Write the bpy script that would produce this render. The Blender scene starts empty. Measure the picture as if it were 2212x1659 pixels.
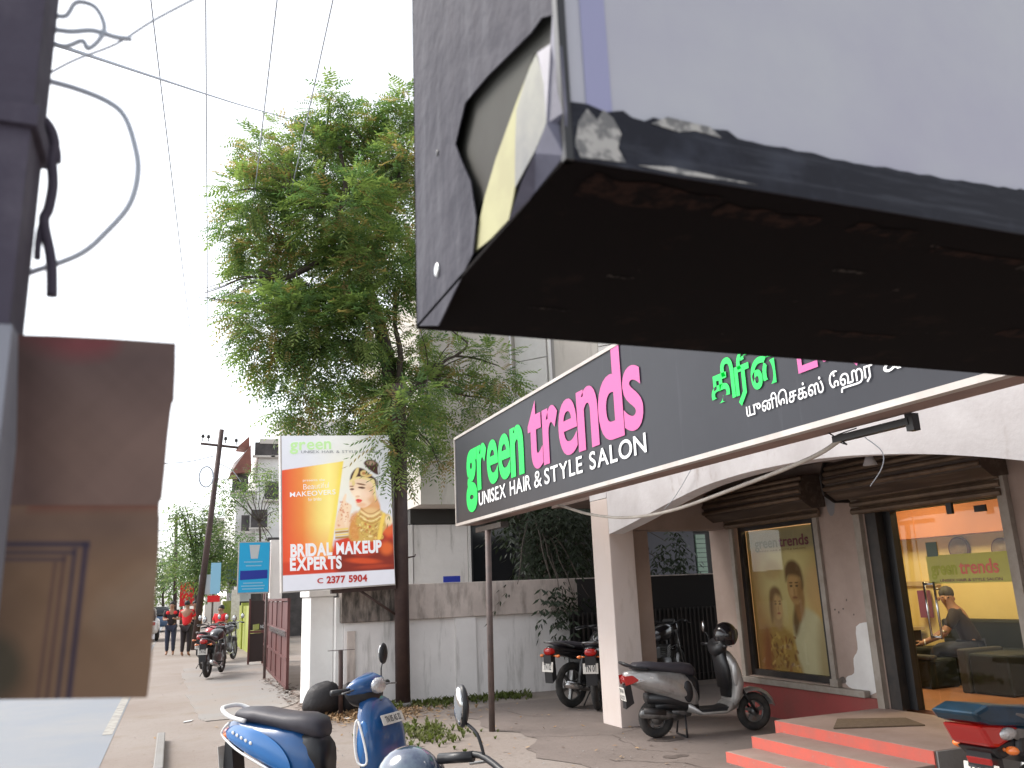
import bpy, bmesh, math, random
import numpy as np
from mathutils import Vector, Matrix, noise
random.seed(7)
S = bpy.context.scene
COL = S.collection
R_ = math.radians

# ------------------------------------------------------------------ camera, world, sun
CAM_W = ((0.92977881, 0.05239545, 0.3643708), (-0.36599153, 0.23782813, 0.8997155), (-0.03951663, -0.96989303, 0.24030385))
FPX, CXP, CYP, CAMZ = 1800.0, 1106.0, 829.5, 1.6
cam = bpy.data.cameras.new('camera')
cam_o = bpy.data.objects.new('camera', cam)
COL.objects.link(cam_o)
m = Matrix(CAM_W)
rot = Matrix([[m[i][0], -m[i][1], -m[i][2]] for i in range(3)])
cam_o.matrix_world = Matrix.Translation((0, 0, CAMZ)) @ rot.to_4x4()
cam.sensor_width = 36
cam.lens = FPX / 2212 * 36
cam.clip_start = 0.05
cam.clip_end = 1500
cam.dof.use_dof = True
cam.dof.focus_distance = 9.0
cam.dof.aperture_fstop = 9
S.camera = cam_o
SUN_EL, SUN_ROT = 48, -55     # thin evening cloud, the light comes down the street from ahead
w = bpy.data.worlds.new('World')
S.world = w
w.use_nodes = True
nt = w.node_tree
sky = nt.nodes.new('ShaderNodeTexSky')
sky.sky_type = 'NISHITA'
sky.sun_disc = False
sky.sun_elevation = R_(SUN_EL)
sky.sun_rotation = R_(SUN_ROT)
sky.dust_density = 2.0
sky.air_density = 1.0
sky.ozone_density = 1.0
hs = nt.nodes.new('ShaderNodeHueSaturation')
hs.inputs['Saturation'].default_value = 0.2
nt.links.new(sky.outputs[0], hs.inputs['Color'])
nt.links.new(hs.outputs[0], nt.nodes['Background'].inputs[0])
nt.nodes['Background'].inputs[1].default_value = 0.15
sun = bpy.data.lights.new('sun', 'SUN')
sun.energy = 1.1
sun.angle = R_(25)
sun.color = (1, 0.92, 0.84)
sun_o = bpy.data.objects.new('sun', sun)
COL.objects.link(sun_o)
az = R_(SUN_ROT)
sd = Vector((math.sin(az) * math.cos(R_(SUN_EL)), math.cos(az) * math.cos(R_(SUN_EL)), math.sin(R_(SUN_EL))))
sun_o.rotation_euler = sd.to_track_quat('Z', 'Y').to_euler()
S.view_settings.view_transform = 'Standard'
S.view_settings.look = 'None'
S.view_settings.gamma = 1
S.view_settings.exposure = 1.35
S.view_settings.use_curve_mapping = False


def P(px, py, x=None, y=None, z=None):
    """point of the place seen at a pixel of the 2212 px wide photo, on a known plane"""
    c = (px - CXP, py - CYP, FPX)
    v = [sum(CAM_W[i][j] * c[j] for j in range(3)) for i in range(3)]
    t = x / v[0] if x is not None else (y / v[1] if y is not None else (z - CAMZ) / v[2])
    return Vector((v[0] * t, v[1] * t, CAMZ + v[2] * t))


# ------------------------------------------------------------------ mesh helpers
class MB:
    def __init__(s):
        s.v, s.f, s.mi, s.sm = [], [], [], []

    def add(s, vs, fs, mi=0, smooth=False):
        o = len(s.v)
        s.v += [tuple(p) for p in vs]
        s.f += [tuple(i + o for i in f) for f in fs]
        s.mi += [mi] * len(fs)
        s.sm += [smooth] * len(fs)
        return s

    def box(s, x0, x1, y0, y1, z0, z1, mi=0):
        vs = [(x, y, z) for x in (x0, x1) for y in (y0, y1) for z in (z0, z1)]
        return s.add(vs, [(0, 1, 3, 2), (4, 6, 7, 5), (0, 4, 5, 1), (2, 3, 7, 6), (0, 2, 6, 4), (1, 5, 7, 3)], mi)

    def obox(s, c, ax, ay, az_, hx, hy, hz, mi=0):
        c = Vector(c); ax = Vector(ax).normalized(); ay = Vector(ay).normalized(); az_ = Vector(az_).normalized()
        vs = [c + ax * (hx * i) + ay * (hy * j) + az_ * (hz * k) for i in (-1, 1) for j in (-1, 1) for k in (-1, 1)]
        return s.add(vs, [(0, 1, 3, 2), (4, 6, 7, 5), (0, 4, 5, 1), (2, 3, 7, 6), (0, 2, 6, 4), (1, 5, 7, 3)], mi)

    def tube(s, pts, r, n=8, mi=0, cap=True):
        pts = [Vector(p) for p in pts]
        if not hasattr(r, '__len__'):
            r = [r] * len(pts)
        rings = []
        up = Vector((0.13, 0.2, 1)).normalized()
        for i, p in enumerate(pts):
            d = (pts[min(i + 1, len(pts) - 1)] - pts[max(i - 1, 0)]).normalized()
            if i == 0:
                a = d.cross(up)
                if a.length < 0.2:
                    a = d.cross(Vector((1, 0.1, 0)))
                a.normalize()
            else:
                a = (a - d * a.dot(d)).normalized()
            b = d.cross(a)
            rings.append([p + (a * math.cos(k * 2 * math.pi / n) + b * math.sin(k * 2 * math.pi / n)) * r[i] for k in range(n)])
        vs = [q for rg in rings for q in rg]
        fs = [(i * n + k, i * n + (k + 1) % n, (i + 1) * n + (k + 1) % n, (i + 1) * n + k) for i in range(len(pts) - 1) for k in range(n)]
        if cap:
            fs += [tuple(range(n - 1, -1, -1)), tuple((len(pts) - 1) * n + k for k in range(n))]
        return s.add(vs, fs, mi, True)

    def prism(s, poly, d, mi=0):
        """poly: 3D points of one planar outline; d: thickness vector"""
        n = len(poly)
        poly = [Vector(p) for p in poly]
        d = Vector(d)
        vs = poly + [p + d for p in poly]
        fs = [tuple(range(n)), tuple(range(2 * n - 1, n - 1, -1))] + [(i, i + n, (i + 1) % n + n, (i + 1) % n) for i in range(n)]
        return s.add(vs, fs, mi)

    def loft(s, secs, n=16, mi=0, p=2.6, axis='x'):
        """secs: (pos, c1, c2, h1, h2) superellipse sections along an axis"""
        vs = []
        for (q, c1, c2, h1, h2) in secs:
            for k in range(n):
                t = 2 * math.pi * k / n
                a = math.copysign(abs(math.cos(t)) ** (2 / p), math.cos(t)) * h1 + c1
                b = math.copysign(abs(math.sin(t)) ** (2 / p), math.sin(t)) * h2 + c2
                vs.append({'x': (q, a, b), 'y': (a, q, b), 'z': (a, b, q)}[axis])
        m_ = len(secs)
        fs = [(i * n + k, i * n + (k + 1) % n, (i + 1) * n + (k + 1) % n, (i + 1) * n + k) for i in range(m_ - 1) for k in range(n)]
        fs += [tuple(range(n - 1, -1, -1)), tuple((m_ - 1) * n + k for k in range(n))]
        return s.add(vs, fs, mi, True)

    def torus(s, c, R, r, n=28, k=8, mi=0, sx=1.0):
        """wheel in the xz plane"""
        vs, fs = [], []
        for i in range(n):
            a = 2 * math.pi * i / n
            for j in range(k):
                b = 2 * math.pi * j / k
                rr = R + r * math.cos(b)
                vs.append((c[0] + rr * math.cos(a), c[1] + r * sx * math.sin(b), c[2] + rr * math.sin(a)))
                fs.append((i * k + j, i * k + (j + 1) % k, ((i + 1) % n) * k + (j + 1) % k, ((i + 1) % n) * k + j))
        return s.add(vs, fs, mi, True)

    def disc(s, c, R, w, n=24, mi=0, ax='y'):
        c = Vector(c)
        d = Vector({'y': (0, w / 2, 0), 'x': (w / 2, 0, 0), 'z': (0, 0, w / 2)}[ax])
        return s.tube([c - d, c + d], R, n, mi)

    def ball(s, c, rx, ry, rz, n=16, k=10, mi=0, z0=-1.0):
        vs, fs = [], []
        for j in range(k + 1):
            t = -math.pi / 2 + math.pi * j / k
            zz = max(math.sin(t), z0)
            for i in range(n):
                a = 2 * math.pi * i / n
                vs.append((c[0] + rx * math.cos(t) * math.cos(a), c[1] + ry * math.cos(t) * math.sin(a), c[2] + rz * zz))
        for j in range(k):
            for i in range(n):
                fs.append((j * n + i, j * n + (i + 1) % n, (j + 1) * n + (i + 1) % n, (j + 1) * n + i))
        return s.add(vs, fs, mi, True)

    def xf(s, M):
        s.v = [tuple(M @ Vector(p)) for p in s.v]
        return s

    def mesh(s, name, mats):
        me = bpy.data.meshes.new(name)
        me.from_pydata(s.v, [], s.f)
        for mt in (mats if isinstance(mats, (list, tuple)) else [mats]):
            me.materials.append(mt)
        me.polygons.foreach_set('material_index', s.mi)
        me.polygons.foreach_set('use_smooth', s.sm)
        me.update()
        return me


def tag(o, label=None, cat=None, group=None, kind=None):
    if label: o['label'] = label
    if cat: o['category'] = cat
    if group: o['group'] = group
    if kind: o['kind'] = kind
    return o


XF = {}


def thing(name, label, cat, loc=(0, 0, 0), rz=0, group=None):
    o = bpy.data.objects.new(name, None)
    o.empty_display_size = 0.2
    COL.objects.link(o)
    o.location = loc
    o.rotation_euler = (0, 0, rz)
    XF[o.name] = Matrix.Translation(loc) @ Matrix.Rotation(rz, 4, 'Z')
    return tag(o, label, cat, group)


def part(name, mb, mats, parent=None, local=False, bevel=0, label=None, kind=None, clean=False, sharp=35):
    """one mesh object. local=False: mesh given in world coordinates"""
    if parent is not None:
        root = parent
        while root.parent is not None:
            root = root.parent
        if not local:
            mb.xf(XF[root.name].inverted())
    me = mb.mesh(name, mats)
    if clean or bevel:
        bm = bmesh.new(); bm.from_mesh(me)
        bmesh.ops.remove_doubles(bm, verts=bm.verts, dist=1e-5)
        bmesh.ops.recalc_face_normals(bm, faces=bm.faces)
        bm.to_mesh(me); bm.free()
    o = bpy.data.objects.new(name, me)
    COL.objects.link(o)
    if parent is not None:
        o.parent = parent
    if bevel:
        bv = o.modifiers.new('bevel', 'BEVEL'); bv.width = bevel; bv.segments = 2; bv.limit_method = 'ANGLE'; bv.angle_limit = R_(40)
    if label: o['label'] = label
    if kind: o['kind'] = kind
    return o


def kids(o):
    return [c for c in bpy.data.objects if c.parent is o]


def copy_tree(o, parent=None):
    c = o.copy(); COL.objects.link(c); c.parent = parent
    for ch in kids(o):
        copy_tree(ch, c)
    return c


def smooth(pts, n=5, closed=True):
    out = []
    N = len(pts)
    pts = [Vector(p) for p in pts]
    rng = range(N) if closed else range(N - 1)
    for i in rng:
        g = (lambda k: pts[k % N]) if closed else (lambda k: pts[max(0, min(N - 1, k))])
        p0, p1, p2, p3 = g(i - 1), g(i), g(i + 1), g(i + 2)
        for j in range(n):
            t = j / n
            out.append(0.5 * ((2 * p1) + (p2 - p0) * t + (2 * p0 - 5 * p1 + 4 * p2 - p3) * t * t + (3 * p1 - p0 - 3 * p2 + p3) * t ** 3))
    if not closed:
        out.append(pts[-1])
    return out


# ------------------------------------------------------------------ materials
def mat(name, col, rough=0.7, col2=None, ns=3.0, lo=0.4, hi=0.65, metal=0, bump=0, bscale=30, emit=None, es=1, spec=0.5,
        grime=None, gs=(1.5, 1.5, 0.25), glo=0.5, ghi=0.75, coat=0, speck=None, clip=None):
    mt = bpy.data.materials.new(name)
    mt.use_nodes = True
    t = mt.node_tree; N = t.nodes; L = t.links
    b = N['Principled BSDF']
    b.inputs['Base Color'].default_value = (*col, 1)
    b.inputs['Roughness'].default_value = rough
    b.inputs['Metallic'].default_value = metal
    b.inputs['Specular IOR Level'].default_value = spec
    b.inputs['Coat Weight'].default_value = coat
    b.inputs['Coat Roughness'].default_value = 0.08
    tc = N.new('ShaderNodeTexCoord')
    src = None

    def mix(fac, a, c2):
        mx = N.new('ShaderNodeMix'); mx.data_type = 'RGBA'
        L.new(fac, mx.inputs['Factor'])
        if a is None: mx.inputs['A'].default_value = (*col, 1)
        else: L.new(a, mx.inputs['A'])
        mx.inputs['B'].default_value = (*c2, 1)
        return mx.outputs['Result']

    def noi(scale, detail, l, h, mp=None):
        n = N.new('ShaderNodeTexNoise'); n.inputs['Scale'].default_value = scale; n.inputs['Detail'].default_value = detail
        n.inputs['Roughness'].default_value = 0.65
        if mp:
            mm = N.new('ShaderNodeMapping'); mm.inputs['Scale'].default_value = mp
            L.new(tc.outputs['Object'], mm.inputs[0]); L.new(mm.outputs[0], n.inputs['Vector'])
        else:
            L.new(tc.outputs['Object'], n.inputs['Vector'])
        r = N.new('ShaderNodeMapRange'); r.inputs['From Min'].default_value = l; r.inputs['From Max'].default_value = h
        L.new(n.outputs['Fac'], r.inputs['Value'])
        return r.outputs['Result']
    if col2: src = mix(noi(ns, 6, lo, hi), src, col2)
    if speck: src = mix(noi(speck[1], 3, speck[2], speck[2] + 0.08), src, speck[0])
    if grime: src = mix(noi(2.2, 7, glo, ghi, gs), src, grime)
    if src: L.new(src, b.inputs['Base Color'])
    if bump:
        n = N.new('ShaderNodeTexNoise'); n.inputs['Scale'].default_value = bscale; n.inputs['Detail'].default_value = 6
        L.new(tc.outputs['Object'], n.inputs['Vector'])
        bp = N.new('ShaderNodeBump'); bp.inputs['Strength'].default_value = bump; bp.inputs['Distance'].default_value = 0.02
        L.new(n.outputs['Fac'], bp.inputs['Height']); L.new(bp.outputs[0], b.inputs['Normal'])
    if emit:
        b.inputs['Emission Color'].default_value = (*emit, 1)
        b.inputs['Emission Strength'].default_value = es
    return mt


def leafmat(name, col, col2, tr=0.35):
    mt = mat(name, col, 0.5, col2, ns=1.3, lo=0.35, hi=0.65, spec=0.3)
    t = mt.node_tree; N = t.nodes; L = t.links
    b = N['Principled BSDF']
    tl = N.new('ShaderNodeBsdfTranslucent'); tl.inputs[0].default_value = (col[0] * 1.5, col[1] * 1.6, col[2], 1)
    mx = N.new('ShaderNodeMixShader'); mx.inputs[0].default_value = tr
    L.new(b.outputs[0], mx.inputs[1]); L.new(tl.outputs[0], mx.inputs[2]); L.new(mx.outputs[0], N['Material Output'].inputs[0])
    return mt


def glassmat(name, tint=(0.9, 0.93, 0.9), refl=1.0):
    mt = bpy.data.materials.new(name); mt.use_nodes = True
    t = mt.node_tree; N = t.nodes; L = t.links
    N.remove(N['Principled BSDF'])
    a = N.new('ShaderNodeBsdfTransparent'); a.inputs[0].default_value = (*tint, 1)
    g = N.new('ShaderNodeBsdfGlossy'); g.inputs['Roughness'].default_value = 0.02
    f0 = N.new('ShaderNodeFresnel'); f0.inputs[0].default_value = 1.45
    ge = N.new('ShaderNodeNewGeometry'); f = N.new('ShaderNodeMath'); f.operation = 'MULTIPLY_ADD'
    ng = N.new('ShaderNodeMath'); ng.operation = 'SUBTRACT'; ng.inputs[0].default_value = 1
    L.new(ge.outputs['Backfacing'], ng.inputs[1]); L.new(f0.outputs[0], f.inputs[0]); L.new(ng.outputs[0], f.inputs[1]); f.inputs[2].default_value = 0
    mx = N.new('ShaderNodeMixShader')
    L.new(f.outputs[0], mx.inputs[0]); L.new(a.outputs[0], mx.inputs[1]); L.new(g.outputs[0], mx.inputs[2]); L.new(mx.outputs[0], N['Material Output'].inputs[0])
    return mt


M = {}
M['dirt'] = mat('dirt', (0.225, 0.183, 0.156), 0.95, (0.275, 0.24, 0.215), ns=0.55, lo=0.35, hi=0.62, bump=0.35, bscale=14, speck=((0.17, 0.12, 0.085), 22, 0.62), grime=(0.21, 0.165, 0.13), gs=(0.5, 0.5, 0.5), glo=0.5, ghi=0.72)
M['asphalt'] = mat('asphalt', (0.215, 0.235, 0.265), 0.85, (0.25, 0.255, 0.265), ns=0.5, bump=0.3, bscale=120, speck=((0.32, 0.31, 0.3), 160, 0.6))
M['concrete'] = mat('concrete', (0.26, 0.255, 0.245), 0.9, (0.22, 0.205, 0.19), ns=1.2, bump=0.25, bscale=40)
M['paving'] = mat('paving', (0.195, 0.16, 0.142), 0.85, (0.155, 0.126, 0.111), ns=0.8, bump=0.2, bscale=25, speck=((0.16, 0.12, 0.1), 18, 0.66))
M['linepaint'] = mat('line_paint', (0.36, 0.34, 0.3), 0.8, (0.22, 0.21, 0.2), ns=6, lo=0.4, hi=0.65)
M['plaster'] = mat('plaster', (0.42, 0.325, 0.28), 0.85, (0.33, 0.25, 0.21), ns=1.1, bump=0.15, bscale=20, grime=(0.3, 0.25, 0.215), glo=0.58, ghi=0.85)  # facade plaster set darker to stand in for the porch shadow
M['pillar'] = mat('pillar_paint', (0.66, 0.58, 0.54), 0.8, (0.64, 0.55, 0.5), ns=1.4, bump=.1, grime=(.4, .33, .28), gs=(2, 2, .4), glo=.58, ghi=.85)
M['whitewall'] = mat('white_wall', (0.82, 0.79, 0.77), 0.85, (0.72, 0.69, 0.67), ns=0.9, bump=0.2, bscale=16, grime=(0.24, 0.225, 0.2), gs=(2.4, 2.4, 0.3), glo=0.56, ghi=0.82)
M['coping'] = mat('coping_plaster', (0.6, 0.52, 0.47), 0.85, (0.48, 0.41, 0.37), ns=1.5, bump=0.2, bscale=16, grime=(0.17, 0.14, 0.12), gs=(2.4, 2.4, 0.6), glo=0.47, ghi=0.75)
M['copingdark'] = mat('coping_dark', (0.24, 0.2, 0.175), 0.9, (0.4, 0.34, 0.3), ns=1.2, lo=.45, hi=.65, grime=(.06, .052, .045), gs=(2.6, 2.6, .7), glo=.42, ghi=.6)
M['blackened'] = mat('blackened_plaster', (0.27, 0.24, 0.21), 0.9, (0.1, 0.088, 0.075), ns=2.5, lo=0.4, hi=0.6, bump=0.2, bscale=16)
M['white'] = mat('white_paint', (0.78, 0.77, 0.75), 0.6, (0.66, 0.64, 0.62), ns=1.4)
M['neigh'] = mat('neighbour_plaster', (0.62, 0.58, 0.53), 0.85, (0.54, 0.5, 0.46), ns=0.6, bump=0.1, grime=(0.28, 0.25, 0.22), gs=(1.5, 1.5, 0.2), glo=0.58, ghi=0.85)
M['arch'] = mat('arch_plaster', (0.66, 0.655, 0.67), 0.8, (0.55, 0.535, 0.545), ns=1.6, bump=0.1, grime=(0.35, 0.29, 0.26), gs=(1.2, 1.2, 0.6), glo=0.6, ghi=0.8)
M['ceiling'] = mat('porch_ceiling', (0.24, 0.17, 0.14), 0.9, (0.17, 0.12, 0.1), ns=1.2)
M['redplinth'] = mat('red_plinth', (0.3, 0.055, 0.05), 0.7, (0.24, 0.06, 0.05), ns=2.5, bump=0.1)
M['redstep'] = mat('red_riser', (0.62, 0.12, 0.085), 0.7, (0.5, 0.13, 0.1), ns=5, speck=((0.4, 0.22, 0.18), 14, 0.64))
M['tread'] = mat('step_tread', (0.34, 0.25, 0.215), 0.8, (0.28, 0.2, 0.17), ns=2.5, bump=0.1)
M['matbrown'] = mat('door_mat', (0.13, 0.09, 0.06), 0.95, (0.17, 0.12, 0.08), ns=20, bump=0.4, bscale=120)
M['blackmetal'] = mat('black_metal', (0.02, 0.018, 0.018), 0.5, (0.045, 0.035, 0.03), ns=4)
M['shutter'] = mat('shutter_metal', (0.085, 0.06, 0.045), 0.55, (0.08, 0.06, 0.05), ns=3, metal=0.3, grime=(0.2, 0.15, 0.11), gs=(6, 0.6, 6))
M['guide'] = mat('shutter_guide', (0.36, 0.32, 0.28), 0.6, (0.28, 0.24, 0.2), ns=6, metal=0.2)
M['black'] = mat('black_plastic', (0.014, 0.014, 0.016), 0.4)
M['seat'] = mat('seat_vinyl', (0.035, 0.032, 0.04), 0.5, (0.05, 0.045, 0.055), ns=6, bump=0.1, bscale=200)
M['rubber'] = mat('rubber', (0.02, 0.02, 0.021), 0.85, (0.05, 0.045, 0.04), ns=9)
M['steel'] = mat('steel', (0.55, 0.55, 0.55), 0.25, metal=1)
M['castalu'] = mat('cast_aluminium', (0.25, 0.25, 0.25), 0.45, (0.12, 0.12, 0.12), ns=8, metal=0.8)
M['blue'] = mat('blue_paint', (0.006, 0.075, 0.23), 0.3, (0.01, 0.055, 0.17), ns=3, coat=0.5, grime=(.05, .08, .16), gs=(4, 4, 4), glo=.55, ghi=.85)
M['bluelight'] = mat('light_blue_paint', (0.02, 0.15, 0.42), 0.25, coat=0.6)
M['silver'] = mat('silver_paint', (0.4, 0.39, 0.38), 0.32, (0.32, 0.31, 0.3), ns=5, metal=0.4, coat=0.4, grime=(.2, .18, .16), gs=(3, 3, 3), glo=.55, ghi=.8)
M['teal'] = mat('teal_black_paint', (0.003, 0.018, 0.03), 0.3, (0.004, 0.035, 0.07), ns=4, coat=0.3, spec=.3)
M['blackpaint'] = mat('black_paint', (0.012, 0.011, 0.013), 0.2, coat=0.5)
M['redpaint'] = mat('red_paint', (0.4, 0.015, 0.02), 0.3, coat=0.5)
M['trim'] = mat('white_trim', (0.75, 0.75, 0.74), 0.35)
M['taillight'] = mat('tail_light', (0.17, 0.003, 0.004), 0.15, emit=(1, 0.02, 0.01), es=0.06, coat=0.5)
M['orangelens'] = mat('orange_lens', (0.7, 0.16, 0.02), 0.2, coat=0.8)
M['lens'] = mat('clear_lens', (0.6, 0.6, 0.6), 0.08, metal=0.6, bump=0.5, bscale=60)
M['plate'] = mat('number_plate', (0.62, 0.6, 0.56), 0.6, (0.5, 0.47, 0.42), ns=12)
M['ink'] = mat('black_ink', (0.03, 0.03, 0.035), 0.6)
M['mirror'] = mat('mirror_glass', (0.5, 0.5, 0.5), 0.04, metal=1)
M['signblack'] = mat('sign_black_sheet', (0.02, 0.021, 0.026), 0.42, (0.026, 0.027, 0.033), ns=0.8, spec=0.25, grime=(0.06, 0.06, 0.07), gs=(5, 5, 0.35), glo=0.6, ghi=0.95, emit=(0.05, 0.052, 0.07), es=0.1)
M['signframe'] = mat('sign_frame', (0.52, 0.49, 0.46), 0.5, (0.42, 0.38, 0.35), ns=3, metal=0.2)
M['soffit'] = mat('sign_soffit', (0.3, 0.2, 0.17), 0.8, (0.22, 0.15, 0.13), ns=3)
M['lgreen'] = mat('letter_green', (0.0, 0.5, 0.08), 0.5, emit=(0.0, 1, 0.12), es=0.12)
M['lgreenedge'] = mat('letter_green_glow', (0.25, 0.6, 0.1), 0.5, emit=(0.35, 0.8, 0.12), es=0.2)
M['lpink'] = mat('letter_pink', (0.5, 0.09, 0.27), 0.5, emit=(1, 0.15, 0.5), es=0.05)
M['lwhite'] = mat('letter_white', (0.78, 0.78, 0.78), 0.5, emit=(1, 1, 1), es=0.08)
M['brownpole'] = mat('brown_pole', (0.045, 0.024, 0.022), 0.65, (0.07, 0.04, 0.033), ns=5)
M['greypole'] = mat('grey_pole', (0.085, 0.065, 0.06), 0.6, (0.13, 0.09, 0.08), ns=8)
M['gate'] = mat('maroon_gate', (0.125, 0.04, 0.036), 0.55, (0.09, 0.03, 0.028), ns=2)
M['darkgate'] = mat('dark_brown_gate', (0.028, 0.015, 0.014), 0.6)
M['lime'] = mat('lime_wall', (0.32, 0.36, 0.05), 0.8, (0.24, 0.28, 0.05), ns=1.2, grime=(0.45, 0.44, 0.3), gs=(1, 3, 0.3))
M['terracotta'] = mat('terracotta_roof', (0.25, 0.1, 0.075), 0.8, (0.17, 0.07, 0.055), ns=2)
M['darkglass'] = mat('dark_glass', (0.015, 0.017, 0.02), 0.12, spec=0.5)
M['shade'] = mat('near_black_shade', (0.035, 0.033, 0.03), 0.8)  # near-black; on the neighbour house it stands in for shade
M['bark'] = mat('bark', (0.055, 0.042, 0.035), 0.95, (0.1, 0.08, 0.065), ns=10, bump=0.6, bscale=40)
M['leafA'] = leafmat('neem_leaf_green', (0.17, 0.235, 0.08), (0.25, 0.3, 0.11), .5)
M['leafB'] = leafmat('neem_leaf_dark', (0.085, 0.15, 0.065), (0.13, 0.19, 0.08), .5)
M['leafC'] = leafmat('neem_leaf_young', (0.29, 0.22, 0.1), (0.32, 0.2, 0.11), .5)
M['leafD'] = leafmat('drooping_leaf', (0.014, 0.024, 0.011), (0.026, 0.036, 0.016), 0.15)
M['leafE'] = leafmat('far_leaf', (0.1, 0.15, 0.07), (0.15, 0.18, 0.09))
M['weed'] = leafmat('weed_leaf', (0.09, 0.12, 0.03), (0.14, 0.14, 0.05))
M['dry'] = mat('dry_leaf', (0.26, 0.15, 0.07), 0.9, (0.36, 0.26, 0.15), ns=9)
M['wire'] = mat('wire', (0.5, 0.55, 0.62), 0.6)
M['cablewhite'] = mat('pale_cable', (0.42, 0.38, 0.33), 0.6, (0.32, 0.28, 0.24), ns=8)
M['cablegrey'] = mat('grey_cable', (0.42, 0.47, 0.54), 0.6)
M['lbmetal'] = mat('lightbox_sheet_metal', (0.05, 0.048, 0.062), 0.7, (0.03, 0.029, 0.042), ns=7, metal=0.0, spec=.15, bump=.3, bscale=25, grime=(0.09, 0.09, 0.105), gs=(14, 14, 1.5), glo=0.5, ghi=0.8)
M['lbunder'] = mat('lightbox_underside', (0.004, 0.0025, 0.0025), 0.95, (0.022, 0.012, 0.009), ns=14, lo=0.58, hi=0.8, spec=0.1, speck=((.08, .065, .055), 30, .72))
M['lbflex'] = mat('lightbox_flex_face', (0.41, 0.42, 0.46), 0.45, (0.36, 0.355, 0.43), ns=2.5, spec=0.3, speck=((.27, .26, .27), 40, .72))
M['lbflex2'] = mat('lightbox_face_print', (0.27, 0.275, 0.43), 0.45)
M['lbband'] = mat('lightbox_black_band', (0.01, 0.011, 0.018), 0.6, (0.03, 0.034, 0.05), ns=16, lo=0.5, hi=0.75, spec=.2, grime=(.05, .055, .07), gs=(3, 3, 60))
M['lbpeel'] = mat('peeled_band', (0.38, 0.37, 0.35), 0.7, (0.14, 0.14, 0.14), ns=60, lo=0.45, hi=0.55)
M['lbinner'] = mat('lightbox_inner_cream', (0.38, 0.365, 0.19), 0.7, (0.32, 0.3, 0.16), ns=12)
M['lbinner2'] = mat('lightbox_inner_dull', (0.035, 0.035, 0.028), 0.8, (0.025, 0.023, 0.018), ns=8)
M['cardboard'] = mat('cardboard', (0.205, 0.132, 0.085), 0.9, (0.17, 0.108, 0.072), ns=6, bump=0.15, bscale=60)
M['cardpale'] = mat('cardboard_pale_patch', (0.235, 0.165, 0.112), 0.9)
M['cardred'] = mat('cardboard_red_print', (0.2, 0.05, 0.06), 0.9)
M['cardblue'] = mat('cardboard_blue_print', (0.055, 0.05, 0.14), 0.9, (0.1, 0.08, 0.14), ns=20)
M['nearpole'] = mat('near_pole_purple', (0.05, 0.042, 0.065), 0.8, (0.085, 0.075, 0.1), ns=10, lo=0.5, hi=0.7, bump=0.2)
M['nearpole2'] = mat('near_pole_grey', (0.24, 0.25, 0.29), 0.8, (0.19, 0.2, 0.24), ns=9)
M['bluesign'] = mat('blue_sign', (0.01, 0.3, 0.55), 0.5, emit=(0.01, 0.3, 0.55), es=0.1)
M['navy'] = mat('navy_print', (0.01, 0.03, 0.33), 0.5)
M['skyprint'] = mat('pale_blue_print', (0.25, 0.5, 0.68), 0.5)
M['greyprint'] = mat('grey_print', (0.55, 0.58, 0.6), 0.5)
M['skin'] = mat('skin', (0.3, 0.15, 0.09), 0.55)
M['hair'] = mat('hair', (0.012, 0.01, 0.01), 0.6)
M['redcloth'] = mat('red_cloth', (0.62, 0.02, 0.025), 0.85)
M['darkcloth'] = mat('dark_cloth', (0.025, 0.018, 0.02), 0.9)
M['bluecloth'] = mat('dark_denim', (0.03, 0.035, 0.06), 0.9)
M['sofa'] = mat('green_black_sofa', (0.012, 0.016, 0.014), 0.6, (0.018, 0.022, 0.018), ns=4, spec=.3)
M['inwall'] = mat('salon_yellow_wall', (0.72, 0.58, 0.25), 0.7, (0.66, 0.52, 0.22), ns=1)
M['inorange'] = mat('salon_orange_cove', (0.5, 0.19, 0.085), 0.7, (.42, .16, .08), ns=1.5)
M['infloor'] = mat('salon_floor', (0.32, 0.14, 0.07), 0.4, (0.25, 0.11, 0.06), ns=1.5)
M['inother'] = mat('salon_inner_wall', (0.5, 0.38, 0.22), 0.8)
M['glass'] = glassmat('clear_glass')
M['glassdim'] = glassmat('window_glass', (0.9, 0.88, 0.8))
M['bandprint'] = mat('translucent_band', (0.55, 0.52, 0.12), 0.6, (0.5, 0.47, 0.14), ns=3)
M['crack'] = mat('crack', (.09, .07, .06), .95)
M['pinkprint'] = mat('pink_print', (0.75, 0.2, 0.14), 0.6)
M['purpleprint'] = mat('purple_print', (0.2, 0.05, 0.12), 0.6)
M['olive'] = mat('olive_print', (0.42, 0.43, 0.06), 0.6)
M['louvre'] = mat('louvre_glass', (0.13, 0.18, 0.14), 0.3, emit=(0.25, 0.4, 0.3), es=0.06)
M['bag'] = mat('black_bag', (0.012, 0.01, 0.012), 0.6, bump=0.5, bscale=18)
M['fardark'] = mat('far_shop_dark', (0.05, 0.045, 0.045), 0.8, (0.09, 0.08, 0.08), ns=2)
M['awning'] = mat('blue_awning', (0.1, 0.16, 0.3), 0.8)
M['lamp'] = mat('lit_bulb', (1, 0.95, 0.85), 0.5, emit=(1, 0.93, 0.8), es=6)


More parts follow.
